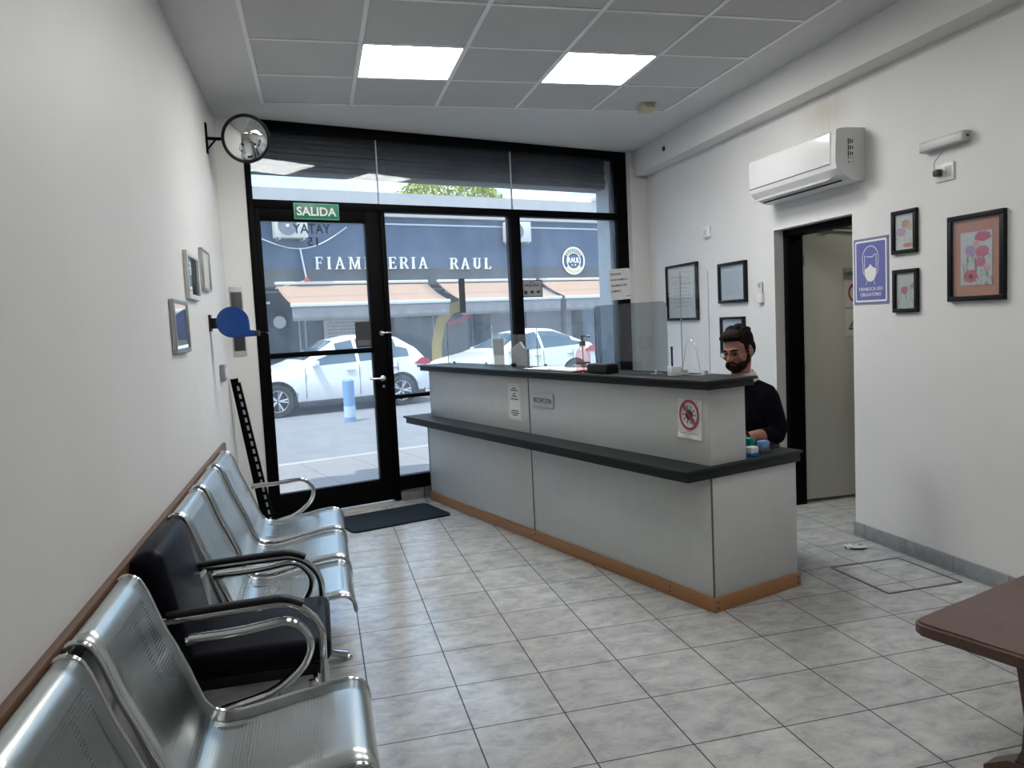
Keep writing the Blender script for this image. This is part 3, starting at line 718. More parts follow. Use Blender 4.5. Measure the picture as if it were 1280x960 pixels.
# ------------------------------------------------------------------ stamps on the lower worktop (z=.727)
Z2 = .7275
def stamp(label, u, v, w, d, h, m1, m2, rz):
    r = T('rubber_stamp', label, 'stamp', cp(u, v, Z2), rad(rz), 'self-inking stamps on the desk')
    q = B(); q.box(-w/2, w/2, -d/2, d/2, 0, h*.35, .004); P('base', q, m2, r)
    q = B(); q.box(-w/2+.003, w/2-.003, -d/2+.003, d/2-.003, h*.33, h, .006, 3); P('handle', q, m1, r)
stamp('green self-inking stamp on the desk beside the counter box', .49, .19, .06, .045, .062, mat('green_plastic', (.0,.21,.17), .35), M['charcoal'], 20)
stamp('light blue self-inking stamp nearest the desk end', .455, .07, .06, .045, .062, mat('light_blue_plastic', (.16,.33,.62), .35), mat('pale_grey_base', (.08,.09,.12), .4), 10)
stamp('dark blue stamp with white top lying in front of the green stamp', .335, .040, .055, .055, .05, M['white_plastic'], mat('royal_blue_plastic', (.01,.12,.40), .35), 12)
b = B(); b.box(-.05, .06, -.03, .03, 0, .010, .003); b.box(-.01, .055, -.02, .02, .009, .014, .002); TM('stapler', b, M['black_soft'], 'black ink pad lying flat on the desk behind the stamps', 'stationery', cp(.585, .14, Z2), rad(30))
# ================================================================== MAN
def vox(parts_fn, voxel, name, m_, parent, sm=4, label=None):
    q = B(); parts_fn(q); me = q.mesh('tmp', None, 0); o = D.objects.new('tmp', me); COL.objects.link(o)
    md = o.modifiers.new('r', 'REMESH'); md.mode = 'VOXEL'; md.voxel_size = voxel
    if sm: s_ = o.modifiers.new('s', 'SMOOTH'); s_.factor = .5; s_.iterations = sm
    dg = bpy.context.evaluated_depsgraph_get(); dg.update()
    nm = D.meshes.new_from_object(o.evaluated_get(dg)); D.objects.remove(o)
    nm.name = name; nm.materials.clear(); nm.materials.append(m_)
    for p_ in nm.polygons: p_.use_smooth = True
    ob = D.objects.new(name, nm); link(ob, parent)
    if label: ob['label'] = label
    return ob
def limb(q, pts, rs, n=14):
    # densify so that the balls and tubes form one tapered limb
    q.tube(pts, rs, n)
    for p_, r_ in zip(pts, rs): q.ball(p_, r_*1.0, 12, 8)
man = T('person', 'seated person with dark hair, beard and glasses in a black sweater behind counter', 'person', cp(.755, .47, 0), R_C)
SKIN = mat('skin', (.36,.165,.12), .5, 0, .3); HAIR = mat('dark_brown_hair', (.009,.006,.005), .75, 0, .12); KNIT = mat('black_knit', (.004,.0045,.008), .9, 0, .08)
HC = Vector((0,-.032,1.245))
HM = Matrix.Translation(HC) @ Matrix.Rotation(rad(14), 4, 'X') @ Matrix.Rotation(rad(9), 4, 'Z')
def hp(x, y, z): return HM @ Vector((x, y, z))
def body_parts(q):
    RX = HM.to_3x3().to_4x4()
    q.ball(hp(0,.012,.035), (.074,.094,.088), 24, 16, RX)            # cranium
    q.ball(hp(0,-.022,-.035), (.062,.068,.082), 24, 16, RX)          # face
    q.ball(hp(0,-.048,-.088), (.036,.036,.030), 16, 10, RX)          # chin
    q.ball(hp(0,-.060,-.055), (.032,.026,.020), 16, 10, RX)          # mouth
    q.ball(hp(0,-.080,.020), (.052,.014,.012), 16, 10, RX)           # brow
    for s_ in (-1, 1):
        q.ball(hp(s_*.038,-.064,-.026), (.024,.022,.020), 14, 10, RX)   # cheek
        q.ball(hp(s_*.074,.010,-.012), (.011,.022,.034), 14, 10, RX)    # ear
        q.ball(hp(s_*.013,-.092,-.030), (.010,.012,.009), 10, 8, RX)    # nostril wing
    q.tube([hp(0,-.084,.014), hp(0,-.096,-.010), hp(0,-.108,-.030)], [.009,.011,.013], 10); q.ball(hp(0,-.106,-.031), .013, 10, 8)
    limb(q, [hp(0,.022,-.05), (0,-.015,1.10), (0,.01,1.0)], [.055,.054,.06])   # neck
    q.ball((0,.02,.84), (.155,.10,.23), 20, 14); q.ball((0,.06,.60), (.16,.12,.14), 18, 12)   # trunk
    limb(q, [(-.15,.02,.99), (0,.015,1.015), (.15,.02,.99)], [.055,.06,.055])
    for s_ in (-1, 1):
        limb(q, [(s_*.16,.02,.98), (s_*.195,.05,.80), (s_*.20,.03,.750)], [.052,.043,.038])
        limb(q, [(s_*.20,.03,.750), (s_*.20,-.10,.772), (s_*.19,-.22,.770)], [.038,.036,.026])
        # hand: palm, four fingers and thumb resting on the desk
        hx = s_*.185; q.ball((hx,-.275,.758), (.038,.050,.016), 14, 10)
        for k, ln in enumerate((.062,.072,.068,.052)):
            fx = hx+s_*(-.027+.018*k); q.tube([(fx,-.305,.760), (fx+s_*.001,-.305-ln*.5,.768), (fx+s_*.002,-.305-ln*.85,.756), (fx+s_*.002,-.305-ln,.742)], [.0095,.009,.008,.007], 8)
        q.tube([(hx-s_*.028,-.25,.757), (hx-s_*.05,-.285,.756), (hx-s_*.052,-.315,.750)], [.012,.010,.008], 8)
        limb(q, [(s_*.09,.03,.55), (s_*.12,-.20,.56), (s_*.125,-.36,.545)], [.085,.072,.058])
        limb(q, [(s_*.125,-.36,.545), (s_*.125,-.33,.30), (s_*.12,-.31,.09)], [.055,.052,.038])
        limb(q, [(s_*.12,-.30,.055), (s_*.125,-.42,.04)], [.042,.034])
vox(body_parts, .0052, 'body', SKIN, man, 3)
def sweater(q):
    q.ball((0,.02,.86), (.17,.12,.19), 20, 14); q.ball((0,.05,.66), (.185,.14,.17), 18, 12)
    limb(q, [(-.155,.02,.99), (0,.02,1.03), (.155,.02,.99)], [.060,.070,.060])
    for s_ in (-1, 1):
        limb(q, [(s_*.165,.02,.97), (s_*.203,.055,.80), (s_*.208,.035,.757)], [.064,.054,.047])
        limb(q, [(s_*.208,.035,.757), (s_*.205,-.055,.774)], [.047,.041])
vox(sweater, .008, 'sweater', KNIT, man, 5)
def trousers(q):
    q.ball((0,.06,.565), (.185,.15,.10), 18, 12)
    for s_ in (-1, 1):
        limb(q, [(s_*.095,.03,.555), (s_*.122,-.20,.565), (s_*.127,-.365,.55)], [.098,.084,.068]); limb(q, [(s_*.127,-.365,.55), (s_*.125,-.335,.30), (s_*.12,-.315,.13)], [.066,.063,.058])
vox(trousers, .010, 'trousers', mat('dark_trousers', (.02,.022,.03), .8), man, 4)
b = B()
for s_ in (-1, 1): b.ball((s_*.123,-.375,.04), (.05,.13,.04), 16, 10)
P('shoe', b, M['black_soft'], man)
# shirt collar
b = B(); N = 28
def col(i, j):
    a = -PI/2+(i/(N-1)-.5)*2*PI*.93; rr = .060+.030*j/5.; zt = 1.103-.013*math.cos(a+PI/2)
    return Vector((rr*math.cos(a)*1.08, .0+rr*math.sin(a)*1.0-.006, zt+.010-.052*(j/5.)**1.1-.012*max(0, math.cos(a+PI/2))*j/5))
b.grid(col, N, 6, None); c_ = P('shirt_collar', b, mat('cream_shirt', (.62,.57,.47), .8), man, 60)
md = c_.modifiers.new('t', 'SOLIDIFY'); md.thickness = .004
def hair(q):
    RX = HM.to_3x3().to_4x4()
    q.ball(hp(0,.022,.052), (.081,.094,.084), 22, 14, RX); q.ball(hp(0,-.040,.096), (.066,.048,.032), 18, 12, RX); q.ball(hp(.0,.055,.0), (.075,.058,.075), 18, 12, RX)
    random.seed(3)
    for k in range(60):
        a = random.uniform(0, 2*PI); e = random.uniform(.25, 1.4); d = Vector((math.cos(a)*math.cos(e)*.078, .018+math.sin(a)*math.cos(e)*.092, .055+math.sin(e)*.082)); q.ball(hp(*d), random.uniform(.010,.017), 8, 6)
    for k in range(9): q.ball(hp(-.056+.014*k, -.062-.012*math.sin(k*.4), .090+random.uniform(-.006,.006)), random.uniform(.011,.016), 8, 6)
    for s_ in (-1, 1): q.ball(hp(s_*.070,-.012,.012), (.008,.018,.036), 10, 8, RX)
vox(hair, .0055, 'hair', HAIR, man, 2)
def beard(q):
    RX = HM.to_3x3().to_4x4()
    q.ball(hp(0,-.052,-.094), (.043,.038,.030), 16, 10, RX); q.ball(hp(0,-.083,-.086), (.024,.012,.018), 14, 8, RX)
    q.tube([hp(-.030,-.078,-.066), hp(-.016,-.090,-.052), hp(0,-.094,-.049), hp(.016,-.090,-.052), hp(.030,-.078,-.066)], [.005,.006,.006,.006,.005], 8)
    for s_ in (-1, 1): q.ball(hp(s_*.040,-.046,-.076), (.026,.036,.030), 14, 10, RX)
    for s_ in (-1, 1): q.tube([hp(s_*.069,-.004,-.022), hp(s_*.066,-.020,-.058), hp(s_*.046,-.045,-.088), hp(s_*.030,-.066,-.094)], [.007,.012,.015,.016], 10)
vox(beard, .0045, 'beard', mat('beard_hair', (.016,.009,.007), .8, 0, .1), man, 2)
b = B()
for s_ in (-1, 1):
    b.tube([hp(s_*.034+.026*math.cos(a), -.098+.006*abs(math.cos(a)), -.004+.019*math.sin(a)) for a in [2*PI*k/20 for k in range(20)]], .0018, 6, True)
    b.tube([hp(s_*.060,-.092,.002), hp(s_*.077,-.04,.004), hp(s_*.080,.012,.002)], .0018, 6)
b.tube([hp(-.009,-.1,.0), hp(0,-.104,.003), hp(.009,-.1,.0)], .0018, 6)
P('glasses', b, mat('brown_spectacle_frame', (.05,.03,.02), .3), man)
b = B()
for s_ in (-1, 1): b.ball(hp(s_*.033,-.078,-.003), (.012,.006,.006), 12, 8, HM.to_3x3().to_4x4())
P('eye', b, mat('eye', (.05,.03,.02), .2), man)
b = B()
for s_ in (-1, 1): b.tube([hp(s_*.014,-.093,.020), hp(s_*.034,-.096,.026), hp(s_*.054,-.082,.020)], .0042, 8)
P('eyebrow', b, HAIR, man)
b = B(); b.tube([(.191+.031*math.cos(a), -.205, .770+.029*math.sin(a)) for a in [2*PI*k/20 for k in range(20)]], .006, 8, True, flat=(.010,.003)); b.box(.175, .210, -.222, -.19, .796, .806, .004); P('wristwatch', b, M['black_soft'], man)
r = T('office_stool', 'stool seat that the person behind the counter sits on', 'stool', cp(.775, .47, 0))
b = B(); b.lathe([(0,.40), (.19,.40), (.20,.42), (.19,.455), (.15,.463), (0,.463)], 28); P('seat', b, M['leather'], r, 50)
b = B(); b.tube([(0,0,.06), (0,0,.405)], .03, 14); P('post', b, M['chrome'], r)
b = B()
for k in range(5): a = 2*PI*k/5; b.tube([(0,0,.08), (.25*math.cos(a), .25*math.sin(a), .035)], [.026,.016], 10); b.ball((.25*math.cos(a), .25*math.sin(a), .024), .024, 12, 8)
P('base', b, M['black_soft'], r)

# ================================================================== RIGHT WALL
def art_mat(name, bg, blobs, stems=(.10,.16,.12)):
    """generic flower print: soft blobs of colour with leaf strokes"""
    m = mat(name, bg, .6); t = NT(m); g = t.gen(); x, y, z = t.sep(g)
    leaf = t.math('GREATER_THAN', t.noise(t.scale(g, (13, 1, 3.2), (0,.35,0)), 1., 3, .5, 1.2), .60)
    low = t.math('LESS_THAN', z, .62)
    c = t.mix(t.math('MULTIPLY', t.math('MULTIPLY', leaf, low), .8), bg, stems)
    for (cx, cz, rx, rz, colr) in blobs:
        ax = t.math('DIVIDE', t.math('SUBTRACT', x, cx), rx); az = t.math('DIVIDE', t.math('SUBTRACT', z, cz), rz)
        d = t.math('SQRT', t.math('ADD', t.math('MULTIPLY', ax, ax), t.math('MULTIPLY', az, az)))
        d = t.math('ADD', d, t.math('MULTIPLY', t.math('SUBTRACT', t.noise(g, 16, 3), .5), .9))
        c = t.mix(t.math('MULTIPLY', t.math('LESS_THAN', d, 1.), .9), c, colr)
    t.color(c); return m
BLK = mat('black_picture_frame', (.008,.008,.008), .45, 0, .2)
ART_BIG = art_mat('flower_print', (.55,.56,.55), [(.7,.9,.26,.09,(.50,.06,.13)), (.68,.62,.22,.10,(.55,.12,.22)), (.3,.66,.16,.10,(.42,.25,.48)), (.62,.42,.16,.09,(.55,.14,.20)), (.33,.17,.22,.12,(.58,.10,.14)), (.33,.17,.08,.05,(.15,.03,.05)), (.85,.30,.10,.07,(.6,.35,.38)), (.5,.78,.10,.06,(.62,.35,.25))])
big = framed('flower_picture', 'large black-framed picture of red flowers with salmon mat on right wall', .348, .442, .025, .026, BLK, (XR-.001, 3.255, 1.684), R_R, mat('salmon_mat', (.52,.235,.15), .7))
b = B(); b.box(-.097, .097, -.0115, -.0085, -.142, .128); P('print', b, ART_BIG, big, 0)
framed('small_flower_picture', 'upper of two small black-framed flower pictures beside the mask sign', .19, .245, .022, .022, BLK, (XR-.001, 3.748, 1.872), R_R, art_mat('pale_flower_print', (.62,.62,.57), [(.55,.72,.22,.12,(.50,.30,.14)), (.3,.5,.25,.12,(.52,.33,.40)), (.7,.12,.3,.06,(.6,.2,.14)), (.75,.62,.14,.09,(.56,.45,.30))], (.45,.5,.42)), group=None)
framed('small_flower_picture', 'lower of two small black-framed flower pictures beside the mask sign', .19, .245, .022, .022, BLK, (XR-.001, 3.742, 1.538), R_R, art_mat('rose_print', (.52,.54,.50), [(.42,.52,.17,.11,(.52,.10,.16)), (.85,.62,.14,.08,(.50,.22,.28))], (.25,.32,.25)))
r = T('mask_sign', 'violet-blue wall sign reading TAPABOCA USO OBLIGATORIO with a masked face drawing', 'sign', (XR-.001, 4.035, 1.672), R_R)
VIO = mat('violet_vinyl', (.13,.14,.36), .45); VIO2 = mat('grey_violet_edge', (.17,.18,.30), .45)
b = B(); b.box(-.15, .15, -.003, 0, -.20, .20); P('panel', b, VIO2, r, 0)
b = B(); b.slab(rrect(.272, .372, .012), -.0, .0012, Matrix.Translation((0,-.003,0)) @ Matrix.Rotation(rad(90), 4, 'X')); P('white_border', b, M['white_ink'], r, 0)
b = B(); b.slab(rrect(.250, .350, .008), -.0, .0012, Matrix.Translation((0,-.0044,0)) @ Matrix.Rotation(rad(90), 4, 'X')); P('blue_field', b, VIO, r, 0)
b = B()
def line(pts, w=.0022): b.tube([(x, -.0062, z) for x, z in pts], w, 6, flat=(w, .0006), ref=(0,1,0))
line([(.0+.07*math.cos(a), .075+.075*math.sin(a)) for a in [rad(-25+k*230/24) for k in range(25)]])
line([(-.063,.043), (-.066,.0), (-.055,-.02)]); line([(.063,.043), (.066,.0), (.055,-.02)])
line([(-.05,.02), (-.05,.095), (-.02,.085), (.02,.085), (.04,.10), (.05,.095), (.05,.02)])
line([(-.03,-.06), (-.038,-.082)]); line([(.03,-.06), (.038,-.082)])
P('face_drawing', b, M['white_ink'], r)
b = B(); b.slab([(-.052,.012), (-.022,.022), (0,.042), (.022,.022), (.052,.012), (.048,-.028), (.03,-.056), (0,-.066), (-.03,-.056), (-.048,-.028)], 0, .0008, Matrix.Translation((0,-.0060,0)) @ Matrix.Rotation(rad(90), 4, 'X')); P('mask_drawing', b, mat('white_mask_print', (.72,.72,.68), .6), r, 0)
b = B()
for z_ in (.002,-.016,-.034): line([(-.03,z_), (0,z_-.006), (.03,z_)], .0012)
P('mask_folds', b, M['grey_plastic'], r)
text('lettering', 'TAPABOCA USO', .21, .021, (0,-.006,-.108), M['white_ink'], r, .0)
text('lettering', 'OBLIGATORIO', .18, .021, (0,-.006,-.141), M['white_ink'], r, .0)
# emergency light and outlet
r = T('emergency_light', 'long pale grey emergency light bar on right wall above the outlet', 'light', (XR-.001, 3.445, 2.30), R_R)
b = B(); b.box(-.15, .15, -.05, 0, -.029, .029, .008, 3); P('housing', b, M['grey_plastic'], r)
b = B(); b.box(-.142, .142, -.054, -.048, -.022, .016, .003); P('lens', b, mat('frosted_lens', (.55,.55,.54), .4), r)
b = B(); b.lathe([(.007,0), (.007,.004), (0,.004)], 12, Matrix.Translation((.15,-.025,0)) @ Matrix.Rotation(rad(90), 4, 'Y')); P('test_button', b, M['charcoal'], r)
r = T('wall_outlet', 'white wall outlet with a plug below the emergency light', 'outlet', (XR-.001, 3.462, 2.148), R_R)
b = B(); b.box(-.062, .062, -.010, 0, -.046, .046, .004); P('plate', b, M['white_plastic'], r)
b = B(); b.box(-.04, -.01, -.013, -.008, -.02, .02, .002); b.box(.006, .05, -.012, -.008, -.028, .028, .002); P('socket_insert', b, M['grey_plastic'], r)
b = B(); b.box(-.045, -.005, -.045, -.012, -.018, .018, .008); P('plug', b, M['charcoal'], r)
b = B(); b.tube(fillet([(-.025,-.043,.008), (-.02,-.06,.05), (.01,-.03,.10), (.02,-.03,.13)], .03), .003, 8); P('cord', b, M['grey_plastic'], r)
# air conditioner
r = T('air_conditioner', 'white split air conditioner mounted on right wall above the doorway', 'air conditioner', (XR-.001, 4.555, 2.38), R_R)
b = B(); W2 = .475
prof = [(0,.155), (-.14,.155), (-.185,.148), (-.20,.135), (-.205,.0), (-.205,-.055), (-.195,-.085), (-.165,-.115), (-.10,-.150), (-.06,-.158), (0,-.158)]
t_ = bmesh.new(); va = [t_.verts.new((-W2, y_, z_)) for y_, z_ in prof]; t_.faces.new(va)
ex = bmesh.ops.extrude_face_region(t_, geom=list(t_.faces)); bmesh.ops.translate(t_, verts=[v for v in ex['geom'] if isinstance(v, bmesh.types.BMVert)], vec=(2*W2,0,0)); bmesh.ops.recalc_face_normals(t_, faces=t_.faces)
b.merge(t_); P('housing', b, mat('white_appliance_plastic', (.66,.66,.655), .3), r, 25)
b = B(); b.box(-W2+.003, W2-.045, -.2085, -.204, -.052, .130, .002); P('front_panel', b, mat('white_gloss_panel', (.70,.70,.695), .18), r)
b = B(); b.box(-W2+.004, W2-.05, -.2065, -.2035, -.056, -.052); P('panel_gap', b, M['charcoal'], r)
b = B(); FM = Matrix.Translation((0,-.158,-.122)) @ Matrix.Rotation(rad(31), 4, 'X'); b.box(-W2+.03, W2-.08, -.045, .045, -.003, .003, .002, mtx=FM); P('louver', b, mat('louver_grey', (.50,.50,.50), .35), r)
b = B(); b.box(-W2+.03, W2-.07, -.1135, -.1075, -.1515, -.1425); P('outlet_slot', b, M['ink'], r)
b = B(); b.box(-W2+.02, -W2+.06, -.2100, -.2085, -.044, -.038); b.box(W2-.11, W2-.06, -.2100, -.2085, -.044, -.034); P('badge', b, M['white_ink'], r)
b = B()
for k, (z0, z1, w_) in enumerate(((.055,.09,.03), (.02,.05,.036), (-.015,.015,.03), (-.03,-.02,.024), (-.055,-.045,.01))):
    for i in range(3): b.box(W2+.0005, W2+.0015, -.115+.014*i-.004, -.115+.014*i+.003, z0+.004*i, z1-.003*i)
P('printed_marks', b, M['ink'], r, 0)
# switches, controls and frames by the counter
r = T('wall_switch', 'small white switch box high on right wall near the corner', 'switch', (XR-.001, 6.02, 2.15), R_R)
b = B(); b.box(-.05, .05, -.03, 0, -.045, .045, .006); P('box', b, M['white_plastic'], r)
b = B(); b.box(-.02, .02, -.036, -.029, -.022, .022, .003); P('rocker', b, mat('pale_rocker', (.55,.55,.54), .35), r)
framed('certificate_frame', 'large black-framed certificate on right wall nearest the front corner', .61, .512, .03, .022, BLK, (XR-.001, 6.515, 1.665), R_R, doc_mat('certificate_sheet', (.66,.66,.64), (.3,.3,.32), 14), 'picture')
framed('document_frame', 'black-framed document on right wall, between the certificate and the doorway', .42, .325, .03, .024, BLK, (XR-.001, 5.625, 1.70), R_R, DOC2)
framed('document_frame', 'black-framed document half hidden behind the head of the seated person', .36, .30, .03, .020, BLK, (XR-.001, 5.64, 1.275), R_R, DOC2)
r = T('remote_control', 'white remote control in its wall holder beside the doorway', 'remote', (XR-.001, 5.225, 1.597), R_R)
b = B(); b.box(-.032, .032, -.028, 0, -.075, .0, .006); P('holder', b, M['white_plastic'], r)
b = B(); b.box(-.024, .024, -.022, -.006, -.06, .085, .006); P('body', b, mat('remote_white', (.6,.6,.6), .35), r)
b = B(); b.box(-.017, .017, -.0235, -.0215, .04, .075, .001); P('display', b, mat('lcd_grey', (.3,.33,.3), .3), r)
# signs on the inner door leaf
YD = OY1-.0125
r = T('laboratory_sign', 'grey plate reading LABORATORIO on the inner door', 'sign', (XR+.70, YD, 1.71))
b = B(); b.box(-.13, .13, -.004, 0, -.042, .042, .002); P('plate', b, mat('grey_sign_plate', (.35,.36,.36), .4), r)
text('lettering', 'LABORATORIO', .225, .03, (0,-.0045,0), M['ink'], r)
r = T('no_entry_notice', 'white notice with a red prohibition ring and hand on the inner door', 'sign', (XR+.69, YD, 1.555))
b = B(); b.box(-.105, .105, -.003, 0, -.098, .098); P('sheet', b, M['paper'], r, 0)
b = B(); b.tube([(.072*math.cos(2*PI*k/36), -.004, .012+.072*math.sin(2*PI*k/36)) for k in range(36)], .006, 8, True, flat=(.008,.0006), ref=(0,1,0)); b.tube([(-.05,-.0045,.062), (.05,-.0045,-.038)], .006, 8, flat=(.008,.0006), ref=(0,1,0)); P('prohibition_ring', b, REDINK, r)
b = B(); b.box(-.022, .022, -.0036, -.003, -.03, .012); [b.box(-.022+.0115*k, -.0135+.0115*k, -.0036, -.003, .01, .045-.006*abs(k-1.5)) for k in range(4)]; P('hand_drawing', b, M['ink'], r, 0)
r = T('warning_notice', 'white notice with a yellow warning triangle on the inner door', 'sign', (XR+.69, YD, 1.340))
b = B(); b.box(-.105, .105, -.003, 0, -.098, .098); P('sheet', b, M['paper'], r, 0)
b = B(); b.prism([(-.08,-.05), (.08,-.05), (0,.08)], -.0042, -.003); P('triangle_border', b, M['ink'], r, 0)
b = B(); b.prism([(-.066,-.042), (.066,-.042), (0,.064)], -.0050, -.004); P('warning_triangle', b, mat('yellow_print', (.62,.50,.03), .5), r, 0)
b = B(); b.tube([(.018*math.cos(2*PI*k/20), -.0054, -.008+.018*math.sin(2*PI*k/20)) for k in range(20)], .004, 6, True, flat=(.004,.0005), ref=(0,1,0)); b.box(-.003, .003, -.0058, -.005, .008, .034); P('hazard_symbol', b, M['ink'], r)
# floor hatch
r = T('floor_hatch', 'square metal-edged access hatch set in the floor tiles by right wall', 'hatch', (2.73, 3.255, 0), rad(0.5))
b = B()
for q_ in ((0,.45,-.008,.008), (0,.45,.437,.453), (-.008,.008,0,.445), (.442,.458,0,.445)): b.box(*q_, .0, .003, .001)
P('frame', b, mat('worn_grey_metal', (.12,.12,.12), .5, .3), r)
b = B(); b.box(.008, .442, .008, .437, .0, .0015); P('tiled_lid', b, M['floor'], r, 0)
r = T('floor_scrap', 'small crumpled white wrapper lying on the floor near the doorway', 'litter', (3.09, 3.96, 0), rad(-20))
random.seed(11)
b = B(); b.grid(lambda i, j: Vector((-.06+.12*i/6, -.04+.08*j/5, .004+random.uniform(0,.012))), 7, 6); P('wrapper', b, mat('pale_scrap', (.5,.52,.54), .6), r, 60)
b = B(); b.tube([(-.06,.0,.006), (-.03,-.045,.008), (.03,-.042,.006), (.065,.0,.008), (.02,.042,.008)], .005, 6); P('dark_edge', b, M['charcoal'], r)
# exit sign and notices on the shop front
r = T('exit_sign', 'green sign reading SALIDA on the frame above the entrance door', 'sign', sp(-.567, -.042, 2.402), TH)
b = B(); b.box(-.182, .182, -.006, 0, -.065, .065, .002); P('plate', b, M['green_sign'], r)
text('lettering', 'SALIDA', .315, .068, (0,-.0066,0), M['white_ink'], r, .022)
b = B(); b.box(-.176, .176, -.0068, -.006, .056, .059); b.box(-.176, .176, -.0068, -.006, -.059, -.056); b.box(-.176, -.173, -.0068, -.006, -.059, .059); b.box(.173, .176, -.0068, -.006, -.059, .059); P('border', b, mat('pale_green', (.3,.5,.4), .5), r, 0)
r = T('surveillance_notice', 'small grey notice reading VIGILADA stuck on the window glass beside the mullion', 'sign', sp(1.43, .0025, 1.768), TH)
b = B(); b.box(-.118, .118, -.001, 0, -.078, .078); P('border', b, M['ink'], r, 0)
b = B(); b.box(-.110, .110, -.002, -.001, -.070, .070); P('sheet', b, mat('grey_notice', (.28,.28,.29), .6), r, 0)
text('lettering', 'VIGILADA', .17, .028, (0,-.0025,.032), M['ink'], r)
text('lettering', 'AREA', .05, .012, (0,-.0025,.060), M['ink'], r)
b = B()
for k, x_ in enumerate((-.07,0,.07)): b.ball((x_,-.0025,-.03), (.022,.0006,.013), 12, 8); b.box(x_-.01, x_+.02, -.0028, -.002, -.052+.006*k, -.04)
P('pictograms', b, M['ink'], r)
r = T('queue_notice', 'white paper notice taped on the right window jamb, asking to take a number', 'notice', sp(2.44, -.045, 1.79), TH, None, (0, rad(-3), TH))
b = B(); b.slab(rrect(.275, .305, .03), 0, .0015, Matrix.Rotation(rad(90), 4, 'X')); P('sheet', b, M['paper'], r, 0)
for k, (s_, w_) in enumerate((('POR FAVOR', .135), ('SAQUE NUMERO Y', .225), ('AGUARDE A SER', .20), ('LLAMADO.', .12))):
    text('lettering', s_, w_, .022, (-.118+w_/2, -.002, .10-.055*k), M['ink'], r)
b = B(); b.box(.07, .12, -.0022, -.0015, -.125, -.119); P('footer_mark', b, M['ink'], r, 0)
r = T('door_sticker', 'dark rectangular sticker on the entrance door glass above the middle bar', 'sign', sp(-.235, -.0035, 1.425), TH)
b = B(); b.box(-.065, .065, -.001, 0, -.105, .105); P('sheet', b, M['charcoal'], r, 0)
b = B(); b.box(-.055, .055, -.0016, -.001, -.09, -.045); P('printed_band', b, mat('grey_print', (.10,.11,.12), .6), r, 0)
b = B(); b.box(-.03, .03, -.001, 0, -.15, .15); r = TM('glass_sticker', b, mat('dark_sticker', (.05,.06,.07), .6), 'narrow dark vertical sticker high on the middle window pane', 'sign', sp(.70, .002, 1.72), TH)
# ================================================================== OUTSIDE (local frame: x along the shop front, y outwards)
def O(name, b, m_, parent=None, smooth=30, label=None):
    o = P(name, b, m_, parent, smooth)
    if parent is None: o.location = SP; o.rotation_euler = (0,0,TH); o['kind'] = 'structure'
    return o
def OT(name, label, cat, u, v, z=0, rz=0., group=None): return T(name, label, cat, sp(u, v, z), TH+rz, group)
m = mat('sidewalk_tiles', (.4,.4,.4), .75); t = NT(m); p = t.obj(); x, y, z = t.sep(p)
ln = t.math('LESS_THAN', t.math('FRACT', t.math('MULTIPLY', y, 8.)), .22)
lx = t.math('LESS_THAN', t.math('FRACT', t.math('MULTIPLY', x, 1.6)), .02); ly = t.math('LESS_THAN', t.math('FRACT', t.math('MULTIPLY', y, 1.6)), .03)
jn = t.math('MINIMUM', t.math('ADD', t.math('MULTIPLY', ln, .55), t.math('MAXIMUM', lx, ly)), 1.)
t.color(t.mix(jn, (.225,.21,.205), (.10,.097,.097))); M['sidewalk'] = m
m = mat('asphalt', (.3,.3,.3), .8); t = NT(m); t.color(t.ramp(t.noise(t.obj(), 3, 8, .7), [(.3, (.15,.152,.16)), (.7, (.20,.205,.215))])); M['asphalt'] = m
CONC = paint('pale_concrete', (.30,.29,.28), .8, .08, 3.)
b = B(); b.box(-30, 40, .12, 3.05, -.3, -.09); O('ground_sidewalk', b, M['sidewalk'])
b = B(); b.box(-30, 40, 3.05, 3.2, -.3, -.085, .01); b.box(-30, 40, 10.3, 10.45, -.3, -.07, .01); O('ground_kerb', b, CONC)
b = B(); b.box(-30, 40, 3.2, 10.3, -.3, -.14); O('ground_road', b, M['asphalt'])
b = B(); b.box(-30, 40, 10.45, 13.6, -.3, -.08); O('ground_far_sidewalk', b, CONC)
# building across the street
VF = 13.5
bd = OT('shop_building', 'low shop building across the street with dark blue fascia', 'building', 0, VF)
NAVY = paint('navy_fascia_paint', (.045,.075,.13), .6, .2, .7); GREYF = paint('grey_render', (.065,.068,.07), .8, .15, 1.); PAR = paint('white_parapet', (.42,.41,.40), .8, .04, 1.)
b = B(); b.box(-14, 24, 0, 6, 3.08, 4.5); P('fascia', b, NAVY, bd)
b = B(); b.box(-14, 24, -.12, 6, 4.5, 5.05); b.box(-14, 24, -.16, .0, 4.42, 4.52); P('parapet', b, PAR, bd)
b = B(); b.box(-14, 24, 0, 6, 2.62, 3.08); b.box(-14, 24, .6, 6, -.1, 2.62); P('wall', b, GREYF, bd)
b = B(); b.box(-14, 24, -.03, .0, 4.22, 4.26); P('cable_tray', b, mat('pale_conduit', (.5,.55,.6), .6), bd)
b = B()
for u_ in (-3.5, 1.2, 5.55, 8.55, 11.9, 14.6): b.box(u_-.14, u_+.14, .1, .62, -.1, 2.62); P('pillar', b, GREYF, bd); b = B()
SHG = mat('shop_glass_dark', (.03,.045,.055), .12); BLUEG = mat('shop_glass_blue', (.06,.12,.20), .2)
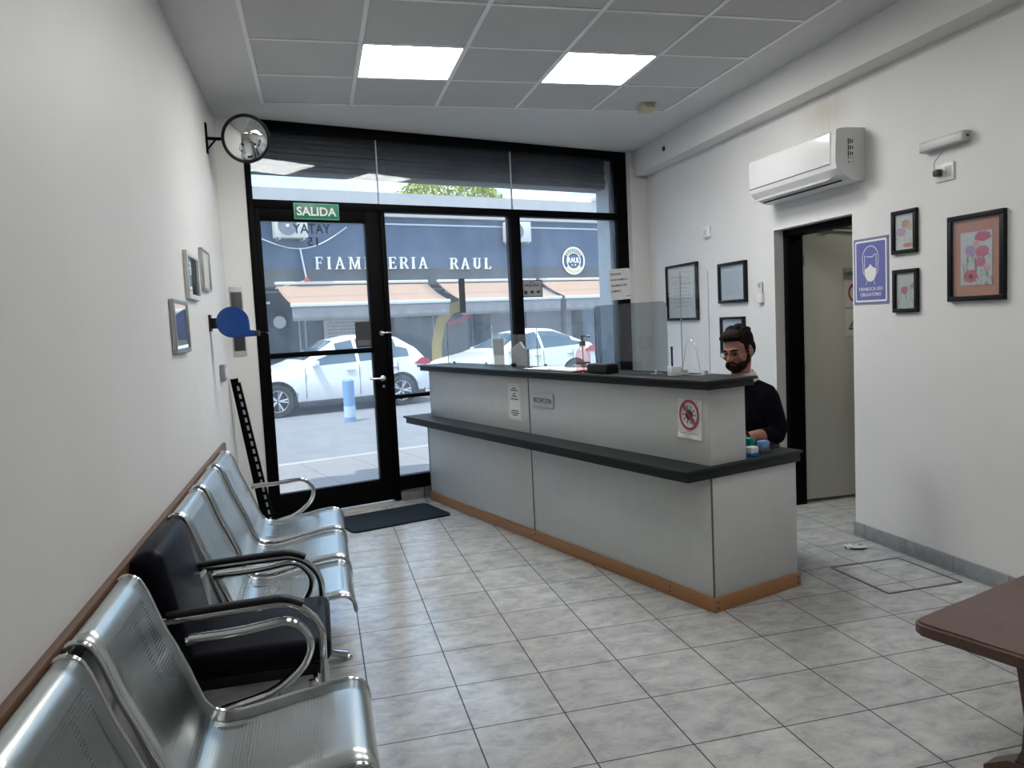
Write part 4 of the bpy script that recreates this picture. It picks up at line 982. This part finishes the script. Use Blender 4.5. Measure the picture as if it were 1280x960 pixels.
for (u0, u1, z0, z1, mm) in ((1.5,3.2,.3,2.5,SHG), (3.4,5.3,.3,2.5,SHG), (5.8,8.3,.3,2.5,SHG), (12.2,14.4,.1,2.5,BLUEG)):
    b = B(); b.box(u0, u1, .52, .60, z0, z1); w_ = P('shop_window', b, mm, bd, 0)
    q = B(); q.box(u0-.04, u0, .50, .60, z0, z1); q.box(u1, u1+.04, .50, .60, z0, z1); q.box(u0, u1, .50, .60, z1, z1+.05); q.box((u0+u1)/2-.02, (u0+u1)/2+.02, .50, .60, z0, z1); P('window_frame', q, mat('shop_frame', (.30,.31,.32), .5), w_)
b = B(); b.box(8.9, 10.15, .5, .6, 0, 2.5); b.box(10.2, 11.5, .5, .6, 0, 2.5); P('roller_door', b, mat('grey_roller_door', (.27,.28,.33), .6), bd)
b = B(); b.box(11.55, 12.1, .3, .6, 0, 2.6); P('panel', b, PAR, bd)
# colourful painted arch on the shop window
def blob_panel(name, pts, r, m_, par):
    q = B(); q.tube([(x, .50, z) for x, z in pts], r, 8, flat=(r if not isinstance(r, list) else r[0], .008), ref=(0,1,0)); return P(name, q, m_, par)
blob_panel('window_mural', [(7.1,.3), (7.13,1.0), (7.3,1.6), (7.65,1.95), (8.2,2.05)], .16, mat('mural_yellow', (.62,.47,.10), .6), bd)
blob_panel('window_mural', [(7.5,1.50), (7.9,1.60), (8.3,1.74)], .07, mat('mural_pink', (.60,.12,.22), .6), bd)
blob_panel('window_mural', [(8.05,1.86), (8.5,1.9)], .13, mat('mural_orange', (.62,.25,.08), .6), bd)
b = B(); b.box(4.5, 6.0, .47, .5, .5, 1.05); P('window_display', b, mat('olive_display', (.30,.30,.14), .7), bd)
q = B(); q.box(3.85, 5.45, .44, .47, 1.2, 1.75); P('menu_board', q, doc_mat('menu_board_print', (.50,.50,.48), (.16,.15,.14), 6, .06), bd, 0)
q = B(); q.lathe([(.16,0), (.16,.02), (0,.02)], 24, Matrix.Translation((2.72,.50,1.75)) @ Matrix.Rotation(rad(90), 4, 'X')); P('round_plaque', q, mat('pale_plaque', (.45,.47,.46), .6), bd)
q = B(); q.box(1.5, 2.5, .44, .47, 2.22, 2.28); P('strip_lamp', q, mat('white_strip', (.7,.7,.7), .5), bd)
q = B(); q.tube([(3.21,-.08,3.57), (3.32,-.08,2.80)], .022, 8); q.tube([(3.32,-.08,2.77), (2.52,-.1,2.58)], .015, 8); P('thin_rod', q, mat('white_rod', (.7,.7,.7), .5), bd)  # thin white rods meeting at a red ball, just ahead of the fascia
q = B(); q.ball((3.32,-.08,2.77), (.07,.05,.07)); P('rod_ball', q, mat('red_knob', (.55,.10,.07), .5), bd)
q = B(); q.tube([Vector((2.23+2.24*k/16, -.06, 3.82+.31*k/16-.40*math.sin(PI*k/16)**1.0)) for k in range(17)], .018, 6); P('wall_cable', q, mat('pale_cable', (.5,.56,.6), .6), bd)
# serif fascia lettering
def serif(ch, h):
    """polygons (x,z) for a seriffed capital of height h; returns width and strokes"""
    w = {'F':.62,'I':.34,'A':.80,'M':.98,'B':.68,'R':.74,'E':.64,'U':.76,'L':.62}[ch]*h; s, th, sf = .15*h, .06*h, .06*h; o = []
    def vst(x, z0=0., z1=h, tw=s): o.append([(x, z0), (x+tw, z0), (x+tw, z1), (x, z1)])
    def foot(x, tw, z): o.append([(x-.08*h, z), (x+tw+.08*h, z), (x+tw+.08*h, z+sf), (x-.08*h, z+sf)])
    def arc(cx, cz, rx, rz, a0, a1, t1, n=10):
        for k in range(n):
            a, c = rad(a0+(a1-a0)*k/n), rad(a0+(a1-a0)*(k+1)/n)
            o.append([(cx+(rx-t1)*math.cos(a), cz+(rz-th)*math.sin(a)), (cx+rx*math.cos(a), cz+rz*math.sin(a)), (cx+rx*math.cos(c), cz+rz*math.sin(c)), (cx+(rx-t1)*math.cos(c), cz+(rz-th)*math.sin(c))])
    def bar(x0, x1, z): o.append([(x0, z), (x1, z), (x1, z+th), (x0, z+th)])
    x0 = .08*h
    if ch in 'FEI' or ch in 'LBR':
        vst(x0 if ch != 'I' else w/2-s/2); xx = x0 if ch != 'I' else w/2-s/2; foot(xx, s, 0); foot(xx, s, h-sf)
    if ch in 'FE': bar(x0, w, h-th); bar(x0, w*.75, h*.5); vst(w-.05*h, h*.78, h, .05*h); vst(w*.72, h*.42, h*.64, .04*h)
    if ch in 'EL': bar(x0, w, 0); vst(w-.05*h, 0, h*.24, .05*h)
    if ch in 'BR': bar(x0, w*.55, h-th); bar(x0, w*.55, h*.48); arc(w*.52, h*.74+.0*h, w*.40, h*.26, -90, 90, s)
    if ch == 'B': bar(x0, w*.55, 0); arc(w*.55, h*.26, w*.45, h*.27, -90, 90, s)
    if ch == 'R': o.append([(w*.45, h*.5), (w*.45+s, h*.5), (w+.05*h, 0), (w-s*.9, 0)])
    if ch == 'A': o.append([(x0*.4, 0), (x0*.4+th, 0), (w*.5+th*.3, h), (w*.5-th*.5, h)]); o.append([(w-.08*h-s, 0), (w-.08*h, 0), (w*.5+.03*h, h), (w*.5-.10*h, h)]); bar(w*.25, w*.72, h*.32); foot(x0*.4, th, 0); foot(w-.1*h-s, s, 0)
    if ch == 'M': vst(x0, 0, h, th*1.2); vst(w-.08*h-s, 0, h); foot(x0, th*1.2, 0); foot(w-.08*h-s, s, 0); o.append([(x0, h), (x0+s, h), (w*.52, 0), (w*.46, 0)]); o.append([(w*.47, 0), (w*.52, 0), (w-.08*h, h), (w-.08*h-s*.6, h)]); foot(x0-.02*h, th, h-sf); foot(w-.08*h-s, s, h-sf)
    if ch == 'U': vst(x0, h*.3, h); vst(w-.1*h-th, h*.3, h, th); foot(x0, s, h-sf); foot(w-.1*h-th, th, h-sf); arc((x0+w-.1*h)/2, h*.3, (w-.1*h-x0)/2, h*.3, 180, 360, s)
    return w, o
sg = OT('shop_sign', 'raised white serif letters FIAMBRERIA RAUL on the blue fascia across the street', 'sign', 0, VF-.02)
SIGNW = mat('white_sign_letter', (.78,.78,.74), .5)
def word(s, u0, u1, z0, h):
    tot = sum(serif(c, h)[0] for c in s); gap = (u1-u0-tot)/(len(s)-1); x = u0
    for c in s:
        w, o = serif(c, h); q = B()
        for k, poly in enumerate(o): q.prism([(x+a, z0+c_) for a, c_ in poly], -.05-.001*k, .02)
        P('letter', q, SIGNW, sg, 0); x += w+gap
word('FIAMBRERIA', 3.58, 6.72, 3.05, .31)
word('RAUL', 7.42, 8.72, 3.03, .31)
rd = OT('roundel_sign', 'round gold and white shop emblem reading RAUL on the blue fascia', 'sign', 11.68, VF-.02, 3.26)
GOLD = mat('gold_print', (.60,.52,.30), .5)
b = B(); b.tube([(.40*math.cos(2*PI*k/48), -.02, .40*math.sin(2*PI*k/48)) for k in range(48)], .02, 8, True, flat=(.025,.01), ref=(0,1,0)); b.tube([(.25*math.cos(2*PI*k/48), -.02, .25*math.sin(2*PI*k/48)) for k in range(48)], .02, 8, True, flat=(.015,.01), ref=(0,1,0)); P('ring', b, SIGNW, rd)
b = B(); b.tube([(.325*math.cos(a), -.02, .325*math.sin(a)) for a in [rad(215+k*110/16) for k in range(17)]], .02, 8, flat=(.06,.01), ref=(0,1,0)); P('lower_band', b, GOLD, rd)
b = B()
for k in range(9):
    a = rad(35+k*110/8); MXX = Matrix.Translation((.325*math.cos(a), -.02, .325*math.sin(a))) @ Matrix.Rotation(-(a-PI/2), 4, 'Y'); b.box(-.022, .022, -.012, .0, -.04, .04, 0, mtx=MXX)
P('upper_marks', b, GOLD, rd)
text('lettering', 'RAUL', .44, .17, (0,-.03,.02), SIGNW, rd, .012, .01)
b = B(); b.ball((-.06,-.02,-.13), (.025,.01,.025)); b.ball((.06,-.02,-.13), (.025,.01,.025)); P('stars', b, SIGNW, rd)
def ac_unit(u, z, lab):
    r = OT('outdoor_ac_unit', lab, 'air conditioner', u, VF-.38, z, group='outdoor air conditioner units on the fascia')
    q = B(); q.box(-.40, .40, 0, .30, 0, .58, .015); P('casing', q, mat('offwhite_casing', (.55,.54,.50), .5), r)
    q = B(); q.lathe([(.235,0), (.235,.012), (.225,.012), (.225,.002), (0,.002)], 32, Matrix.Translation((-.10,0,.29)) @ Matrix.Rotation(rad(90), 4, 'X')); P('fan_grille', q, mat('fan_grey', (.16,.18,.20), .5), r)
    q = B(); q.lathe([(.04,0), (.04,.02), (0,.02)], 16, Matrix.Translation((-.10,-.004,.29)) @ Matrix.Rotation(rad(90), 4, 'X')); P('fan_hub', q, M['white_plastic'], r)
    q = B(); q.box(-.32, -.28, .02, .36, -.05, .0); q.box(.28, .32, .02, .36, -.05, .0); P('bracket', q, M['grey_plastic'], r)
ac_unit(2.95, 3.80, 'outdoor air conditioner unit on the blue fascia above the entrance door view')
ac_unit(9.55, 3.78, 'outdoor air conditioner unit on the blue fascia right of the RAUL letters')
# awnings
def awning(u0, u1, lab, zt=2.66, zf=2.12, out=1.35, vh=.34):
    r = OT('awning', lab, 'awning', 0, VF, 0, group='cream awnings across the street')
    m_ = M['awn']
    q = B(); NV = 9
    q.grid(lambda i, j: Vector((u0+(u1-u0)*i/12, -.02-out*j/(NV-1), zt+(zf-zt)*j/(NV-1)-.05*math.sin(PI*j/(NV-1)))), 13, NV); c = P('canopy', q, m_, r, 60)
    md = c.modifiers.new('t', 'SOLIDIFY'); md.thickness = .015
    q = B(); q.grid(lambda i, j: Vector((u0+(u1-u0)*i/60, -.02-out-.02*math.sin(i*.9)*(j/3), zf-.05-vh*j/3.)), 61, 4); v = P('valance', q, M['val'], r, 60); md = v.modifiers.new('t', 'SOLIDIFY'); md.thickness = .008
    q = B(); q.box(u0-.03, u1+.03, -.07-out, .02-out, zf-.06, zf+.03, .01); P('front_bar', q, M['awnbar'], r)
    q = B(); q.box(u0-.03, u1+.03, -.12, 0, zt, zt+.08, .02); P('cassette', q, M['awnbar'], r)
    q = B()
    for uu in (u0+.2, u1-.2): q.tube([(uu,-.03,zt-.25), (uu+.12*(1 if uu < (u0+u1)/2 else -1),-out*.5,zt-.40), (uu,-out,zf-.04)], .025, 8)
    P('folding_arm', q, M['grey_plastic'], r)
m = mat('awning_canvas', (.36,.24,.17), .8); M['awn'] = m
M['val'] = mat('grey_valance', (.26,.25,.245), .8); M['awnbar'] = mat('white_awning_bar', (.6,.59,.56), .5)
awning(2.55, 6.65, 'tan awning with striped grey valance seen through the entrance door')
awning(7.0, 10.2, 'tan awning in the middle, seen through the centre window')
awning(10.4, 13.6, 'tan awning on the right, seen behind the queue notice')
# poles, antenna and wires on the parapet
r = OT('roof_lamp', 'small floodlight on a pole on the parapet across the street', 'lamp', 12.6, VF-.1, 5.05)
b = B(); b.tube([(0,0,0), (0,0,.32)], .02); b.tube([(0,0,.25), (.5,0,.27)], .015); P('pole', b, M['grey_plastic'], r)
b = B(); b.box(-.14, .0, -.1, .1, .02, .16, .02); b.ball((.5,0,.29), .08); P('lamp_head', b, M['grey_plastic'], r)
b = B()
for k in range(2): b.tube([(-4+22*i/20, -.3, 5.5+.25*k-.9*math.sin(PI*i/20)*.5+.08*i/20*8) for i in range(21)], .008, 6)
TM('street_cable', b, M['charcoal'], 'thin sagging overhead cables above the shop across the street', 'cable', sp(0, VF-1, 0), TH)
# tree behind the parapet
r = OT('street_tree', 'yellow-green tree crown showing above the parapet across the street', 'tree', 12.4, VF+9.6, 0)
random.seed(5); b = B()
for k in range(7000):
    a = random.uniform(0, 2*PI); e = random.uniform(-1, 1); rr = random.uniform(.55, 1.)**.5
    c = Vector((2.7*rr*math.cos(a)*math.sqrt(1-e*e), 1.8*rr*math.sin(a)*math.sqrt(1-e*e), 6.3+1.3*rr*e)); s_ = random.uniform(.05,.11)
    d1 = Vector((random.uniform(-1,1), random.uniform(-1,1), random.uniform(-1,1))).normalized(); d2 = d1.cross(Vector((random.uniform(-1,1), random.uniform(-1,1), random.uniform(-1,1)))).normalized()
    v4 = [b.bm.verts.new(c+d1*s_*p0+d2*s_*.6*p1) for p0, p1 in ((-1,0), (0,-1), (1,0), (0,1))]; b.bm.faces.new(v4)
P('foliage', b, mat('yellow_green_leaf', (.30,.34,.07), .6), r, 0)
b = B(); b.tube([(0,0,-.1), (.05,0,2.), (-.1,0,5.6)], [.2,.16,.1], 10); P('trunk', b, mat('bark', (.10,.08,.06), .9), r)
# cars
WHITE = mat('white_car_paint', (.80,.80,.79), .22, coat=.5); CGL = mat('car_glass', (.05,.09,.12), .06); TYRE = mat('tyre_rubber', (.02,.02,.02), .8); CBLK = mat('car_black_trim', (.025,.025,.028), .5)
def interp(tab, x):
    for (a, va), (c, vc) in zip(tab, tab[1:]):
        if x <= c: return va+(vc-va)*(x-a)/(c-a) if c > a else vc
    return tab[-1][1]
def car(label, u, v, hatch=True, length=4.02, sill='black'):
    """side view: x from the nose (0) to the tail (length); the car faces -x"""
    r = OT('car', label, 'car', u, v, -.14, group=None); L = length
    top = [(0,.62), (.12,.74), (.5,.84), (1.15,.96), (1.35,1.03), (2.05,1.42), (2.5,1.50), (3.0,1.50), (3.4,1.43), (3.72,1.22), (3.88,1.02), (3.98,.90), (4.02,.72)] if hatch else [(0,.60), (.12,.72), (.5,.83), (1.2,.95), (1.4,1.02), (2.1,1.38), (2.5,1.44), (2.9,1.42), (3.35,1.24), (3.65,1.08), (3.96,1.02), (4.02,.75)]
    belt = [(0,.60), (.5,.78), (1.3,.93), (3.8,1.02), (4.02,.90)]
    WB = (.80, 3.34); WR = .315
    def bot(x):
        z = .22 if   .35 < x < 3.75 else .30
        for c in WB:
            d = abs(x-c)
            if d < .385: z = max(z, .0+WR+math.sqrt(max(0, .385**2-d*d))-.0)
        return z
    xs = sorted(set([L*i/120 for i in range(121)])); W = .87
    def halfw(x): return W*(1-.20*max(0, 1-x/.6)**2-.12*max(0, (x-(L-.5))/.5)**2)
    def sect(i):
        x = xs[i]; zt = interp(top, x); zb = bot(x); bl = min(interp(belt, x), zt-.01); hw = halfw(x); zm = min(.62, bl-.02)
        zb = min(zb, bl-.04)
        pts = [(hw*.95, zb), (hw*1.0, max(zb, .45)), (hw*1.0, max(zm, zb)), (hw*.965, bl)]
        g = max(0, zt-bl); rw = hw*(.96-.30*min(1, g/.45))
        pts += [(hw*.965+(rw-hw*.965)*.5, bl+g*.5), (rw, bl+g*.86), (rw*.86, zt-.012*min(1, g*4)), (rw*.45, zt+.004), (0, zt+.008)]
        return pts
    SEC = [sect(i) for i in range(len(xs))]
    def is_glass(i, j):
        x = (xs[i]+xs[i+1])/2
        if j == 3 or j == 4:                                   # side glazing
            lo = 1.42+(.62 if j == 4 else .12); hi = (3.55 if j == 3 else 3.3)
            return lo < x < hi and not any(abs(x-c) < .035 for c in (2.45,))
        if j in (6, 7):                                        # windscreen / rear screen
            return 1.40 < x < 2.05 or (3.45 < x < 3.8 if hatch else 2.95 < x < 3.4)
        return False
    bp, bg = B(), B()
    for s_ in (-1, 1):
        for i in range(len(xs)-1):
            for j in range(8):
                tgt = bg if is_glass(i, j) else bp
                q = [(xs[i], SEC[i][j]), (xs[i+1], SEC[i+1][j]), (xs[i+1], SEC[i+1][j+1]), (xs[i], SEC[i][j+1])]
                vv = [tgt.bm.verts.new((x, s_*y, z)) for x, (y, z) in q]
                if s_ == 1: vv = vv[::-1]
                tgt.bm.faces.new(vv)
    for bb in (bp, bg): bmesh.ops.remove_doubles(bb.bm, verts=bb.bm.verts, dist=.0004)
    for i in (0, len(xs)-1):
        ring = [(xs[i], y, z) for y, z in SEC[i]]+[(xs[i], -y, z) for y, z in SEC[i][::-1][1:]]
        vv = [bp.bm.verts.new(p_) for p_ in ring]; bp.bm.faces.new(vv if i == 0 else vv[::-1])
    P('body', bp, WHITE, r, 40); P('window', bg, CGL, r, 40)
    q = B(); q.box(.1, L-.1, -.78, .78, .16, .40, .03); q.box(1.2, 3.0, -.865, .865, .16, .27, .02); P('underbody', q, CBLK, r)
    for c in WB:
        for s_ in (-1, 1):
            MW = Matrix.Translation((c, s_*.77, WR)) @ Matrix.Rotation(rad(90), 4, 'X')
            q = B(); q.lathe([(.21,-.095), (.29,-.10), (.315,-.07), (.315,.07), (.29,.10), (.21,.095), (.205,.05), (.205,-.05), (.21,-.095)], 32, MW, False); wl = P('wheel', q, TYRE, r)
            q = B(); q.lathe([(.204,-.03), (.204,.03), (0,.03)], 32, MW); P('wheel_disc', q, CBLK, wl)
            q = B(); q.tube([MW @ Vector((.203*math.cos(2*PI*k/32), .203*math.sin(2*PI*k/32), .085*s_*-1)) for k in range(32)], .014, 6, True)
            for k in range(5):
                a = 2*PI*k/5
                for da in (-.16,.16): q.tube([MW @ Vector((.02*math.cos(a), .02*math.sin(a), -s_*.075)), MW @ Vector((.20*math.cos(a+da), .20*math.sin(a+da), -s_*.085))], .018, 6)
            P('rim', q, M['alu'], wl)
    q = B()
    for s_ in (-1, 1): q.box(1.50, 1.62, s_*.90-.09, s_*.90+.09, .93, 1.05, .03)
    P('wing_mirror', q, WHITE, r)
    q = B()
    for s_ in (-1, 1): q.prism([(3.66,.86), (4.01,.82), (4.0,.93), (3.84,.97)], s_*.80-.065, s_*.80+.065)
    P('tail_light', q, mat('red_lens', (.45,.015,.05), .2), r)
    q = B()
    for s_ in (-1, 1): q.prism([(.06,.60), (.35,.66), (.50,.76), (.14,.71)], s_*.72-.07, s_*.72+.07)
    P('headlight', q, mat('clear_lens', (.45,.47,.5), .1), r)
    q = B()
    for s_ in (-1, 1):
        for xx in (2.28, 3.2): q.box(xx-.09, xx+.09, s_*.872-.012, s_*.872+.012, .80, .825, .008)
    P('door_handle', q, M['grey_plastic'], r)
    q = B()
    for s_ in (-1, 1): 
        for xx in (1.36, 2.45, 3.28): q.box(xx-.004, xx+.004, s_*.868-.004, s_*.868+.004, .32, .92)
    P('door_seam', q, CBLK, r, 0)
    return r
car('white hatchback parked across the street, seen through the entrance door', .42, 9.6)
car('white car parked across the street behind the gel bottle', 4.95, 9.75, False)
r = OT('bollard', 'pale blue street bollard standing in front of the white hatchback', 'bollard', 2.02, 7.0, -.14)
b = B(); b.tube([(0,0,0), (0,0,.72)], .10, 16); b.ball((0,0,.72), (.10,.10,.04), 16, 8); P('post', b, mat('light_blue_paint', (.16,.30,.52), .5), r)
b = B(); b.lathe([(.103,.08), (.103,.28)], 16); P('band', b, mat('pale_band', (.42,.55,.70), .5), r)

# ================================================================== LIGHT
w = D.worlds.new('World'); bpy.context.scene.world = w; w.use_nodes = True; t = NT(w); nt = w.node_tree
bgn = nt.nodes['Background']
tc = t.new('ShaderNodeTexCoord').outputs['Generated']; sx, sy, sz = t.sep(tc)
sky = t.ramp(sz, [(.0, (.66,.78,.90)), (.10, (.40,.64,.92)), (.40, (.36,.54,.84)), (1., (.32,.46,.74))])
cl = t.noise(t.scale(tc, (1.6,1.6,4.5)), 2.4, 8, .6, .3)
sky = t.mix(t.ramp(cl, [(.46, (0,0,0)), (.62, (1,1,1))]), sky, (.95,.96,.98))
nt.links.new(sky, bgn.inputs[0]); bgn.inputs[1].default_value = 1.35
sun = D.lights.new('sun', 'SUN'); sun.energy = 2.6; sun.angle = rad(.6); sun.color = (1,.95,.86)
so = D.objects.new('sun', sun); COL.objects.link(so)
sd = (SN*.18+SU*.45+Vector((0,0,-1.05))).normalized(); so.rotation_euler = sd.to_track_quat('-Z', 'Y').to_euler()
# daylight portal in the shop front
pl = D.lights.new('portal', 'AREA'); pl.shape = 'RECTANGLE'; pl.size = 3.6; pl.size_y = 2.9; pl.cycles.is_portal = True
po = D.objects.new('portal', pl); COL.objects.link(po); po.location = sp(.75, .06, 1.5); po.rotation_euler = (-SN).to_track_quat('-Z', 'Z').to_euler()
# unseen lamp added to brighten the back room and its door leaf
r = T('added_lamp', 'unseen flat round lamp added to light the room behind the doorway', 'lamp', (4.5, 4.3, 2.8))
b = B(); b.lathe([(0,-.04), (.13,-.04), (.15,-.02), (.15,.0), (0,0)], 28); P('diffuser', b, M['led2'], r)
b = B(); b.tube([(.155*math.cos(2*PI*k/32), .155*math.sin(2*PI*k/32), -.01) for k in range(32)], .01, 8, True); P('rim', b, M['white_plastic'], r)

# ================================================================== CAMERA
cam = D.cameras.new('camera'); co = D.objects.new('camera', cam); COL.objects.link(co); bpy.context.scene.camera = co
cam.sensor_width = 36.; cam.lens = 964.05/1280*36; cam.clip_start = .02; cam.clip_end = 200
yaw, pitch, roll = .2441627, .0799370, .0482574
fw = Vector((math.sin(yaw)*math.cos(pitch), math.cos(yaw)*math.cos(pitch), -math.sin(pitch)))
ri = Vector((math.cos(yaw), -math.sin(yaw), 0)); dn = fw.cross(ri)
r2 = ri*math.cos(roll)+dn*math.sin(roll); d2_ = dn*math.cos(roll)-ri*math.sin(roll)
mm = Matrix((r2, -d2_, -fw)).transposed().to_4x4(); mm.translation = (0,0,1.4676); co.matrix_world = mm

sc = bpy.context.scene
sc.view_settings.view_transform = 'Standard'; sc.view_settings.look = 'None'; sc.view_settings.gamma = 1.; sc.view_settings.use_curve_mapping = False
sc.view_settings.exposure = 1.3
sc.cycles.use_denoising = True
sc.cycles.max_bounces = 12; sc.cycles.diffuse_bounces = 6; sc.cycles.glossy_bounces = 6; sc.cycles.transparent_max_bounces = 24; sc.cycles.transmission_bounces = 8
sc.cycles.sample_clamp_indirect = 6.
sc.cycles.caustics_reflective = False; sc.cycles.caustics_refractive = False
